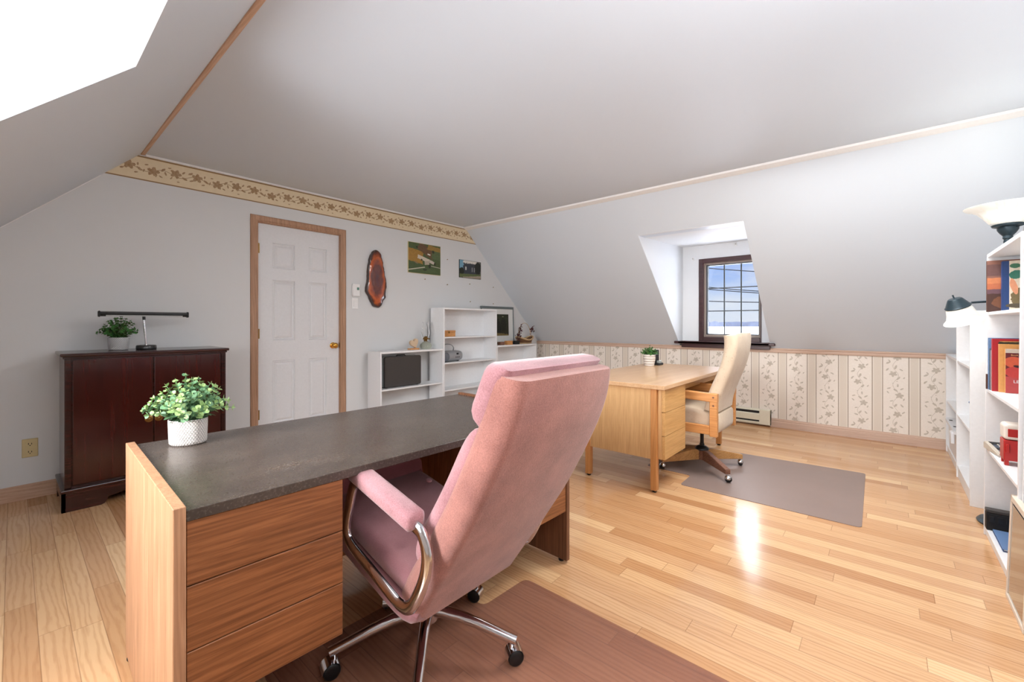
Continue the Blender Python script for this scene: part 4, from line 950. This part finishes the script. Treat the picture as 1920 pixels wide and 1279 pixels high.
# oil lamp
t = thing('oil_lamp', 'clear glass oil lamp on the low white bookcase', 'oil lamp', (3.165, YF+.14, .846))
bm = bmesh.new(); lathe(bm, [(.05, 0), (.058, .004), (.066, .02), (.070, .04), (.062, .062), (.040, .078), (.02, .086), (.018, .095)], 32); M['glass2'] = plain('greenish_lamp_glass', (224, 228, 212), .05, nz=0, trans=.9, ior=1.3); smooth_angle(finish(bm, 'font', 'glass2', t))
bm = bmesh.new(); lathe(bm, [(.022, .09), (.024, .10), (.018, .106), (.03, .112), (.033, .124), (.026, .134), (.02, .142), (.008, .146)], 24); tube(bm, [(-.04, 0, .116), (.05, 0, .116)], .003, 8); tube(bm, [(.05, 0, .116), (.056, 0, .116)], .009, 12); smooth_angle(finish(bm, 'burner', 'antbrass', t))
M['chim'] = plain('thin_clear_glass', (250, 250, 250), .0, nz=0, trans=1., ior=1.12)
bm = bmesh.new(); lathe(bm, [(.027, .128), (.040, .150), (.050, .185), (.046, .22), (.034, .26), (.028, .285), (.030, .30), (.036, .315)], 32, cap=False); smooth_angle(finish(bm, 'chimney', 'chim', t))
# small wooden box in tall case
t = thing('wooden_box', 'small honey wood box on the upper shelf of the tall bookcase', 'box', (3.455, YF+.14, .984), R(0))
B('body', 'pine', t, -.09, .12, -.06, .06, 0, .052, bev=.002); B('lid', 'pine', t, -.092, .122, -.062, .062, .053, .075, bev=.003); B('clasp', 'antbrass', t, .005, .025, -.065, -.061, .04, .066, bev=.001)
# boombox
t = thing('boombox', 'silver portable stereo with carry handle in the tall bookcase', 'stereo', (3.505, YF+.155, .676), 0)
M['silver'] = plain('silver_plastic', (168, 170, 174), .35, nz=.04, metal=.4)
bm = bmesh.new(); ss = []
for x, k in ((-.16, .72), (-.155, .86), (-.13, .97), (-.06, 1), (.06, 1), (.15, .97), (.185, .86), (.20, .66)):
    ss.append([Vector((x, -.005+a*k, .068+b_*k)) for a, b_ in rrect(.17, .128, .055, 5)])
loft(bm, ss); smooth_angle(finish(bm, 'body', 'silver', t), 60)
for x in (-.09,):
    bm = bmesh.new(); lathe(bm, [(.05, 0), (.052, .006), (.046, .008), (.042, .004), (.01, .006)], 28, mat4=Matrix.Translation((x, -.086, .064)) @ Matrix.Rotation(R(90), 4, 'X')); M['spk'] = plain('grey_speaker_mesh', (118, 122, 132), .5, nz=.15, scale=400); smooth_angle(finish(bm, 'speaker', 'spk', t))
B('display', 'dark', t, .075, .105, -.0955, -.089, .085, .105, bev=.001)
for x in (.06, .085, .11): B('control_button', 'dark', t, x, x+.012, -.0965, -.089, .05, .058, bev=.001)
bm = bmesh.new(); tube(bm, catmull([(-.13, .02, .12), (-.125, .0, .17), (-.06, -.01, .205), (.0, -.01, .212), (.06, -.01, .20), (.105, 0, .165), (.112, .02, .12)], 6), .008, 10, flat=.6); smooth_angle(finish(bm, 'handle', 'silver', t))
for x in (-.12, .14): B('foot', 'black', t, x-.01, x+.01, -.05, .04, 0, .01, bev=.002)
# framed picture leaning behind
M['forest'] = painting('forest_print', [('e', .0, .06, .2, .12, 0, (58, 66, 40), .8), ('e', -.05, -.02, .07, .12, .2, (30, 34, 24), .9), ('e', .08, .0, .06, .1, 0, (44, 46, 32), .9), ('r', .0, -.15, .2, .03, -.1, (154, 134, 84), .6), ('e', .07, .12, .02, .008, 0, (150, 156, 120), .4), ('e', -.1, .1, .04, .05, 0, (86, 92, 50), .9)], (60, 62, 42), fine=.26)
t = thing('framed_picture', 'large grey framed forest print leaning on the wall behind the basket', 'picture', (4.555, YA-.031, .848), 0, rx=R(-1.5))
W2, H2 = .68, .54; M['greyf'] = plain('blue_grey_frame', (112, 122, 124), .35, metal=.2); M['mount'] = plain('white_mount_board', (232, 234, 232), .6)
bm = bmesh.new()
box(bm, -W2/2, W2/2, -.012, .012, H2-.035, H2, .003); box(bm, -W2/2, W2/2, -.012, .012, 0, .02, .003); box(bm, -W2/2, -W2/2+.014, -.012, .012, .02, H2-.035, .003); box(bm, W2/2-.014, W2/2, -.012, .012, .02, H2-.035, .003); finish(bm, 'frame', 'greyf', t)
B('mount', 'mount', t, -W2/2+.014, W2/2-.014, -.002, .008, .02, H2-.035, bev=0)
bm = bmesh.new(); box(bm, -.19, .19, -.003, .003, -.155, .155); o = finish(bm, 'print', 'forest', t); o.location = (.035, -.002, .275)
# basket with dried flowers
t = thing('wicker_basket', 'oval wicker basket with hoop handle on the corner bookcase', 'basket', (4.985, YF+.13, .846))
m, g = mat('woven_wicker', rough=.7); v = g.n('TexCoord', out='Object'); x, y, z = g.sep(v)
an = g.m('MULTIPLY', g.m('ARCTAN2', y, x), 22); wv = g.m('MULTIPLY', g.m('SINE', an), g.m('SINE', g.m('MULTIPLY', z, 420)))
L(g, g.ramp(g.m('ADD', g.m('MULTIPLY', wv, .5), .5), [(.25, srgb((74, 44, 28))), (.7, srgb((150, 106, 70)))]), 'Base Color'); bump(g, wv, .8, .006); M['wicker'] = m
M['straw'] = plain('pale_straw', (206, 174, 132), .6, nz=.15, scale=120)
def basket_wall(bm, r0, r1, h, sx, sy, dip=.03, th=.005):
    rings = []
    for (k, hh, rr_) in [(0, 0, r0*.2), (0, 0, r0)]+[(j/5, j/5, r0+(r1-r0)*(j/5)) for j in range(1, 6)]+[(1, 1, r1-th), (0, .05, r0-th), (0, .05, r0*.2)]:
        ring = []
        for s in range(40):
            a = 2*PI*s/40; lift = (math.cos(2*a)+1)/2*dip*hh; ring.append(bm.verts.new((math.cos(a)*rr_*sx, math.sin(a)*rr_*sy, hh*h+lift)))
        rings.append(ring)
    for A, Bq in zip(rings, rings[1:]):
        for s in range(40): bm.faces.new((A[s], A[(s+1) % 40], Bq[(s+1) % 40], Bq[s]))
    bm.faces.new(rings[0]); bm.faces.new(rings[-1])
bm = bmesh.new(); basket_wall(bm, .13, .165, .055, 1, .55, .05); smooth_angle(finish(bm, 'basket_body', 'wicker', t), 60)
bm = bmesh.new(); tube(bm, [(math.cos(a)*.168, math.sin(a)*.168*.55, .058+(math.cos(2*a)+1)/2*.05) for a in [2*PI*k/40 for k in range(40)]], .011, 8, closed=True); tube(bm, [(math.cos(a)*.136, math.sin(a)*.136*.55, .008) for a in [2*PI*k/40 for k in range(40)]], .007, 8, closed=True); smooth_angle(finish(bm, 'rim', 'straw', t), 80)
bm = bmesh.new(); tube(bm, [(math.cos(a)*.145, 0, .10+math.sin(a)*.205) for a in [PI*k/24 for k in range(25)]], .005, 8, flat=.6); smooth_angle(finish(bm, 'handle', 'straw', t), 80)
M['petal'] = plain('dried_burgundy_petal', (92, 44, 56), .8, nz=.3, scale=200); M['petal2'] = plain('dried_brown_leaf', (92, 66, 50), .8, nz=.3, scale=200)
def sprig(bm, c, s, n_, seed, ax=(0, 0, 1)):
    rnd = random.Random(seed)
    for k in range(n_):
        p = Vector(c)+Vector((rnd.gauss(0, s*.38), rnd.gauss(0, s*.25), rnd.gauss(0, s*.75)))
        leafblade(bm, p, Vector((rnd.uniform(-1, 1), rnd.uniform(-1, 1), rnd.uniform(-.6, 1))), Vector((rnd.random(), rnd.random(), 1)), rnd.uniform(.018, .034), .016, rnd.random() < .3)
bm = bmesh.new(); sprig(bm, (.135, -.03, .20), .045, 46, 1); tube(bm, [(.135, -.02, .1), (.135, -.03, .22)], .002, 5)
finish(bm, 'dried_flowers', ('petal', 'petal2'), t)
bm = bmesh.new(); sprig(bm, (-.185, -.04, .10), .045, 48, 2); sprig(bm, (-.15, -.04, .18), .04, 32, 4); sprig(bm, (-.13, -.04, .235), .022, 14, 6); tube(bm, [(-.15, -.02, .06), (-.165, -.04, .14), (-.14, -.04, .24)], .002, 5)
finish(bm, 'dried_flowers', ('petal', 'petal2'), t)
for (x, w_, h_, d_, mm, lb, nm) in ((4.40, .085, .045, .06, 'basewood', 'small dark brown box on the corner bookcase, leftmost of three', 'small_box'), (4.56, .105, .055, .06, 'pine', 'small honey wood box on the corner bookcase, between two darker boxes', 'small_box'), (4.715, .10, .05, .06, 'dark', 'small black box on the corner bookcase beside the wicker basket', 'small_box')):
    t = thing(nm, lb, 'box', (x, YF+.07, .846)); B('body', mm, t, -w_/2, w_/2, -d_/2, d_/2, 0, h_*.75, bev=.002); B('lid', mm, t, -w_/2-.003, w_/2+.003, -d_/2-.003, d_/2+.003, h_*.76, h_, bev=.002)
# black pen stand on the oak desk
t = thing('pen_stand', 'black desk organiser standing behind the small plant on the oak desk', 'desk organiser', (4.205, 1.72, .73))
B('base', 'dark', t, -.05, .05, -.04, .04, 0, .022, bev=.004); B('back_plate', 'dark', t, -.04, .04, .0, .03, .02, .15, bev=.004); B('card_slot', 'alu', t, -.035, .03, -.03, -.005, .022, .045, bev=.002)

# ------------------------------------------------------------------ bookcases along the front wall, right edge of the picture
YS = -.400
bookcase('bookcase', 'low white bookcase against the floral kneewall in the far right corner', 4.612, 5.47, YS-.008, .29, .872, [.46], face=1, kick=.05)
bookcase('bookcase', 'narrow white bookcase with a blue basket, second from the floral kneewall', 3.912, 4.606, YS+.002, .29, 1.222, [.868, .468], face=1, kick=.075)
cc = bookcase('bookcase', 'white bookcase filled with books beside the floor lamp', 2.665, 3.452, YS-.002, .29, 1.515, [1.203, .79, .475], face=1, kick=.03, lean=R(.5))
bookcase('bookcase', 'tallest white bookcase cut off by the right edge of the picture', 1.95, 2.657, YS-.006, .29, 1.84, [1.50, 1.13, .81, .55, .33], face=1, kick=.07, lean=R(1.1))
# white storage bin
t = thing('storage_bin', 'white plastic storage bin with clip handles in the far corner bookcase', 'storage bin', (5.02, YS-.13, .068))
M['bin'] = plain('white_bin_plastic', (232, 234, 238), .35)
bm = bmesh.new(); loft(bm, [[Vector((a*k, b_*k, z)) for a, b_ in rrect(.66, .24, .03, 4)] for z, k in ((0, .93), (.21, .98), (.225, 1))]); smooth_angle(finish(bm, 'tub', 'bin', t), 40)
bm = bmesh.new(); loft(bm, [[Vector((a, b_, z)) for a, b_ in rrect(.69, .27, .035, 4)] for z in (.226, .25)]); lid = smooth_angle(finish(bm, 'lid', 'bin', t), 40)
for x in (.2, -.1): B('lid_hole', 'dark', lid, x-.02, x+.02, .1, .12, .2495, .2515, bev=.0005)
B('clip_handle', 'bin', t, -.3, -.2, .13, .15, .15, .235, bev=.004)
# blue patterned basket
t = thing('blue_basket', 'blue rimmed patterned waste basket on the middle shelf of the narrow bookcase', 'basket', (4.13, YS-.098, .469))
bm = bmesh.new(); lathe(bm, [(.045, 0), (.075, .15), (.072, .15), (.043, .006)], 32); m, g = mat('blue_patterned_tin', rough=.35); v = g.n('TexCoord', out='Object'); vo = g.n('TexVoronoi', {'Vector': v, 'Scale': 55}, out=1)
hs = g.n('HueSaturation', {'Saturation': .7, 'Value': .35, 'Color': vo}); L(g, g.mix(.5, hs, srgb((58, 60, 96))), 'Base Color'); M['bluepat'] = m; finish(bm, 'body', 'bluepat', t, smooth=True)
M['blue'] = plain('blue_plastic', (46, 108, 170), .3); bm = bmesh.new(); tube(bm, [(math.cos(2*PI*k/32)*.077, math.sin(2*PI*k/32)*.077, .152) for k in range(32)], .007, 8, closed=True); finish(bm, 'rim', 'blue', t, smooth=True)
# glass jar low
t = thing('glass_jar', 'small clear glass jar on the bottom shelf of the narrow bookcase', 'jar', (4.03, YS-.10, .0915))
bm = bmesh.new(); lathe(bm, [(.035, 0), (.042, .01), (.042, .09), (.03, .11), (.03, .13), (.027, .13), (.027, .11), (.038, .09), (.038, .012), (.01, .01)], 28); smooth_angle(finish(bm, 'jar_body', 'glass2', t)); bm = bmesh.new(); lathe(bm, [(.032, .131), (.032, .145)], 24); finish(bm, 'lid', 'alu', t)

# books: origin at the lower front corner; cover faces -x, spine towards +y
def book(label, x, y, z, th, dp, h, cover, spine='mount', group=None, tilt=0.):
    t = thing('book', label, 'book', (x, y, z), 0, group); t.rotation_euler = (0, tilt, 0)
    B('cover_board', cover, t, 0, .003, -dp, 0, 0, h, bev=.0006); B('cover_board', cover, t, th-.003, th, -dp, 0, 0, h, bev=.0006)
    B('spine', spine, t, .0005, th-.0005, -.003, .001, 0, h, bev=.0006); B('pages', 'mount', t, .0032, th-.0032, -dp+.003, -.0035, .003, h-.003, bev=0)
    return t
def cover_paint(name, layers, base):  # in object space y (negative inward) / z
    m, g = mat(name, rough=.28)
    v = g.n('TexCoord', out='Object'); x, y, z = g.sep(v); q = g.comb(g.m('MULTIPLY', y, -1.), z, 0.)
    nzv = g.n('TexNoise', {'Vector': v, 'Scale': 70, 'Detail': 4}); nb = g.n('TexNoise', {'Vector': v, 'Scale': 30, 'Detail': 3})
    c = g.mix(nzv, tuple(t_*.75 for t_ in srgb(base)[:3])+(1,), srgb(base))
    for (kind, cx, cz, rx, rz, rot, colr, nz) in layers:
        if kind == 'e': d = g.ell(q, cx, cz, rx, rz, rot)
        else:
            mp = g.n('Mapping', {'Vector': q, 'Location': (cx, cz, 0), 'Rotation': (0, 0, rot), 'Scale': (rx, rz, 1)}, vector_type='TEXTURE')
            a_, b_, c_ = g.sep(mp); d = g.m('MAXIMUM', g.m('ABSOLUTE', a_), g.m('ABSOLUTE', b_))
        k = g.m('LESS_THAN', g.m('ADD', d, g.m('MULTIPLY', g.m('SUBTRACT', nb, .5), nz)), 1.); cc_ = srgb(colr)
        c = g.mix(k, c, g.mix(nzv, tuple(t_*.7 for t_ in cc_[:3])+(1,), cc_))
    L(g, c, 'Base Color'); return m
M['sunset'] = cover_paint('sunset_cover', [('r', .12, .22, .2, .03, 0, (120, 88, 84), .4), ('r', .12, .16, .2, .02, 0, (222, 140, 96), .5), ('r', .12, .13, .2, .02, 0, (206, 120, 84), .5), ('r', .12, .10, .2, .02, 0, (118, 88, 96), .4), ('r', .12, .04, .2, .055, 0, (84, 56, 48), .4), ('e', .05, .05, .03, .03, 0, (130, 84, 60), .9)], (150, 106, 92))
M['tropic'] = cover_paint('tropical_cover', [('r', .075, .135, .052, .128, 0, (226, 212, 190), .0), ('r', .012, .135, .012, .15, 0, (44, 70, 120), .0), ('e', .05, .19, .028, .022, .3, (58, 120, 100), .8), ('e', .045, .235, .02, .012, 0, (70, 120, 90), .6), ('e', .065, .07, .035, .05, 0, (120, 104, 72), .9), ('e', .085, .14, .02, .05, 0, (96, 88, 70), .9), ('e', .04, .13, .012, .04, .2, (226, 156, 120), .6), ('e', .055, .03, .04, .012, 0, (90, 80, 64), .9), ('r', .11, .16, .012, .10, 0, (120, 120, 100), .3)], (52, 60, 96))
M['redc'] = cover_paint('red_cookbook_cover', [('r', .11, .14, .085, .12, 0, (216, 160, 92), .0), ('r', .11, .235, .085, .022, 0, (70, 62, 44), .5), ('e', .08, .16, .02, .09, .3, (196, 120, 66), .3), ('e', .10, .19, .025, .05, -.3, (168, 70, 50), .3), ('e', .14, .17, .03, .09, .4, (222, 170, 96), .3)], (176, 40, 48))
M['yel'] = cover_paint('ochre_cookbook_cover', [('e', .06, .12, .04, .08, .2, (214, 120, 70), .5), ('e', .09, .18, .04, .04, .2, (186, 76, 54), .5)], (224, 164, 96))
M['les'] = cover_paint('coral_cookbook_cover', [('r', .06, .145, .062, .062, 0, (110, 40, 44), .2), ('e', .03, .155, .035, .028, -.2, (214, 96, 66), .1), ('e', .035, .105, .038, .028, -.1, (200, 66, 62), .1), ('e', .04, .135, .014, .006, -.2, (60, 28, 30), .2), ('r', .06, .212, .065, .010, 0, (214, 200, 184), .2)], (188, 74, 72))
M['blues'] = plain('blue_mottled_spine', (120, 152, 196), .4, nz=.3, scale=90); M['slate'] = plain('slate_spine', (96, 104, 120), .4, nz=.1); M['navy'] = plain('navy_spine', (40, 66, 118), .4); M['whitesp'] = plain('white_spine', (226, 226, 228), .4); M['brn'] = plain('brown_spine', (92, 60, 50), .5); M['redsp'] = plain('red_spine', (180, 48, 56), .35); M['ochsp'] = plain('ochre_spine', (226, 170, 110), .4)
YB = YS-.004
SH = 1.2035
book('large picture book with a sunset cover on the top shelf', 3.404, YB-.006, SH, .022, .25, .272, 'sunset', 'brn')
book('large blue picture book with tropical plants on its cover, top shelf', 3.368, YB-.055, SH, .030, .22, .262, 'tropic', 'navy')
SH = .7905
book('slim white booklet at the far end of the cookbook shelf', 3.425, YB-.014, SH, .008, .20, .235, 'whitesp', 'whitesp')
book('short dark brown book between the white booklets', 3.414, YB-.004, SH, .009, .14, .08, 'brn', 'brn')
book('blue and white mottled book beside the red cookbook', 3.392, YB-.010, SH, .018, .21, .275, 'blues', 'blues')
book('dark slate magazine leaning beside the red cookbook', 3.376, YB-.012, SH, .010, .21, .22, 'slate', 'slate')
book('pale grey magazine touching the red cookbook', 3.362, YB-.014, SH, .010, .21, .21, 'whitesp', 'slate')
book('tall red cookbook with squash on its cover', 3.330, YB-.016, SH, .028, .235, .272, 'redc', 'redsp')
book('ochre cookbook tucked behind the small coral cookbook', 3.308, YB-.036, SH, .018, .19, .245, 'yel', 'ochsp')
lb = book('small coral red cookbook with peaches on its cover, nearest on the shelf', 3.288, YB-.055, SH, .016, .165, .222, 'les', 'ochsp')
def text(par, body, size, loc, rot, m, name='lettering'):
    cu = bpy.data.curves.new('txt', 'FONT'); cu.body = body; cu.size = size; cu.extrude = .0003; cu.resolution_u = 2
    tmp = bpy.data.objects.new('txt', cu); COL.objects.link(tmp); dg = bpy.context.evaluated_depsgraph_get(); me = bpy.data.meshes.new_from_object(tmp.evaluated_get(dg)); bpy.data.objects.remove(tmp)
    me.materials.clear(); me.materials.append(M[m]); o = bpy.data.objects.new(name, me); COL.objects.link(o); o.parent = par; o.location = loc; o.rotation_euler = rot; return o
text(lb, 'LES CI', .020, (-.0008, -.026, .052), (R(90), 0, R(-90)), 'whitesp')
text(lb, 'Book Editors', .0115, (-.0008, -.018, .188), (R(90), 0, R(-90)), 'ochsp')
# calculator
t = thing('calculator', 'beige desk calculator with grey keys lying on the shelf', 'calculator', (3.32, YS-.085, .4755), R(8))
M['beige'] = plain('beige_plastic', (206, 196, 182), .4)
bm = bmesh.new(); prism(bm, [(-.10, 0), (.10, 0), (.10, .038), (.05, .034), (-.10, .014)], -.075, .075, 'XZ'); bmesh.ops.bevel(bm, geom=list(bm.edges), offset=.004, segments=2, affect='EDGES'); finish(bm, 'body', 'beige', t)
for i in range(6):
    for j in range(5):
        x = -.085+i*.024; z = .0155+(x+.10)*.133
        B('key', 'slate' if (i+j) % 3 else 'dark', t, x, x+.016, -.062+j*.026, -.062+j*.026+.018, z, z+.006, bev=.0015)
B('display', 'dark', t, .06, .088, -.06, .06, .035, .0385, bev=.001)
# toy stove
t = thing('toy_cooker', 'red and white toy refrigerator on short legs on the shelf', 'toy', (3.095, YS-.068, .4755), 0)
M['redp'] = plain('red_toy_enamel', (186, 44, 42), .3); M['whp'] = plain('cream_toy_enamel', (240, 232, 222), .3)
bm = bmesh.new(); box(bm, -.045, .045, -.06, .048, .022, .118, .004, seg=2); finish(bm, 'lower_body', 'redp', t)
bm = bmesh.new(); box(bm, -.046, .046, -.061, .049, .120, .195, .014, seg=3); finish(bm, 'upper_body', 'whp', t)
B('door_panel', 'redp', t, -.0475, -.045, -.045, .035, .135, .172, bev=.001); B('handle', 'redp', t, -.054, -.045, .030, .042, .06, .10, bev=.002)
for x in (-.036, .036):
    for y in (-.05, .038): B('leg', 'redp', t, x-.007, x+.007, y-.007, y+.007, 0, .023, bev=.001)
# black machine, blue folder, leaning frame
t = thing('binder_case', 'slim black case standing at the far end of the bottom shelf, beside the blue folder', 'case', (3.384, YS-.004, .0475))
bm = bmesh.new(); box(bm, 0, .045, -.265, .0, 0, .09, .004, seg=2); finish(bm, 'body', 'dark', t)
B('top_cover', 'case', t, 0, .045, -.265, .0, .0905, .108, bev=.003)
for k in range(3): B('front_key', 'black', t, -.004, .0005, -.03-k*.03, -.012-k*.03, .045, .075, bev=.001)
t = thing('blue_folder', 'blue folder lying flat in the bottom of the bookcase', 'folder', (3.235, YS-.105, .0475))
B('cover', 'blue', t, -.13, .135, -.12, .08, .010, .013, bev=.001); B('cover', 'navy', t, -.13, .135, -.12, .08, 0, .003, bev=.001); B('papers', 'mount', t, -.125, .13, -.115, .075, .0032, .0098, bev=0); M['blue2'] = plain('steel_blue_card', (104, 134, 178), .35); t.children[0].data.materials[0] = M['blue2']
t = thing('leaning_frame', 'silver edged framed mirror leaning against the tallest bookcase', 'mirror', (2.425, YS+.02, 0), R(0)); t.rotation_euler = (R(2), 0, 0)
M['mirror'] = plain('dull_mirror', (176, 178, 184), .12, nz=.05, metal=1.); M['beigef'] = plain('cream_moulding', (228, 214, 198), .45)
bm = bmesh.new(); box(bm, -.012, .012, -.02, .0, .02, .43, .002); box(bm, .0, .3, -.02, .0, .405, .43, .002); box(bm, .28, .3, -.02, 0, .02, .43, .002); box(bm, 0, .3, -.02, 0, .0, .02, .002); finish(bm, 'frame', 'beigef', t)
B('inner_liner', 'dark', t, .002, .29, -.018, -.006, .021, .404, bev=.001); B('glass', 'mirror', t, .013, .279, -.0055, -.003, .03, .395, bev=0)

# ------------------------------------------------------------------ floor lamp
t = thing('floor_lamp', 'torchiere floor lamp with reading arm standing between the bookcases', 'floor lamp', (3.66, -.52, 0))
bm = bmesh.new(); lathe(bm, [(.118, 0), (.123, .01), (.11, .025), (.04, .035), (.015, .05)], 32); smooth_angle(finish(bm, 'base', 'teal', t))
bm = bmesh.new(); tube(bm, [(0, 0, .045), (0, 0, 1.62)], .0115, 14); smooth_angle(finish(bm, 'pole', 'teal', t))
bm = bmesh.new(); lathe(bm, [(.014, 1.58), (.018, 1.60), (.016, 1.615), (.021, 1.62), (.020, 1.635), (.032, 1.65), (.042, 1.668), (.043, 1.682), (.062, 1.688), (.066, 1.697), (.062, 1.70)], 32); tube(bm, [(0.04, 0, 1.678), (-.12, -.06, 1.678)], .003, 8); smooth_angle(finish(bm, 'socket_cup', 'teal', t))
bm = bmesh.new(); lathe(bm, [(.058, 1.698), (.075, 1.712), (.095, 1.742), (.122, 1.775), (.150, 1.793), (.170, 1.799), (.176, 1.806), (.168, 1.806), (.148, 1.80), (.118, 1.782), (.09, 1.75), (.07, 1.72), (.05, 1.705)], 48); smooth_angle(finish(bm, 'glass_bowl', 'lampglass', t))
ld = bpy.data.lights.new('torchiere_bulb', 'POINT'); ld.energy = 2.2; ld.color = (1, .96, .9); ld.shadow_soft_size = .04; lo = bpy.data.objects.new('torchiere_bulb', ld); COL.objects.link(lo); lo.location = (3.66, -.52, 1.80)
# reading arm: shade hangs in front of the pole, towards the room
arm = []
bm = bmesh.new(); tube(bm, catmull([(0, 0, 1.262), (-.02, .08, 1.266), (-.045, .145, 1.262)], 5), .0065, 10); smooth_angle(finish(bm, 'reading_arm', 'teal', t))
mt = Matrix.Translation((-.085, .192, 1.20)) @ Matrix.Rotation(R(-24), 4, Vector((.756, .654, 0)))
bm = bmesh.new(); lathe(bm, [(.056, .038), (.058, .044), (.052, .05), (.034, .085), (.028, .092), (.01, .094)], 28, mat4=mt); tube(bm, [tuple(mt @ Vector((-.0, .0, .09))), tuple(mt @ Vector((.012, 0, .112)))], .004, 8); smooth_angle(finish(bm, 'reading_cap', 'teal', t))
bm = bmesh.new(); lathe(bm, [(.052, .042), (.058, .02), (.063, -.005), (.072, -.03), (.088, -.045), (.090, -.049), (.085, -.047), (.068, -.03), (.058, -.002), (.05, .03)], 40, mat4=mt, cap=False); smooth_angle(finish(bm, 'reading_glass', 'lampglass', t))
ld = bpy.data.lights.new('reading_bulb', 'POINT'); ld.energy = .4; ld.color = (1, .96, .9); ld.shadow_soft_size = .02; lo = bpy.data.objects.new('reading_bulb', ld); COL.objects.link(lo); lo.location = (3.575, -.328, 1.185)
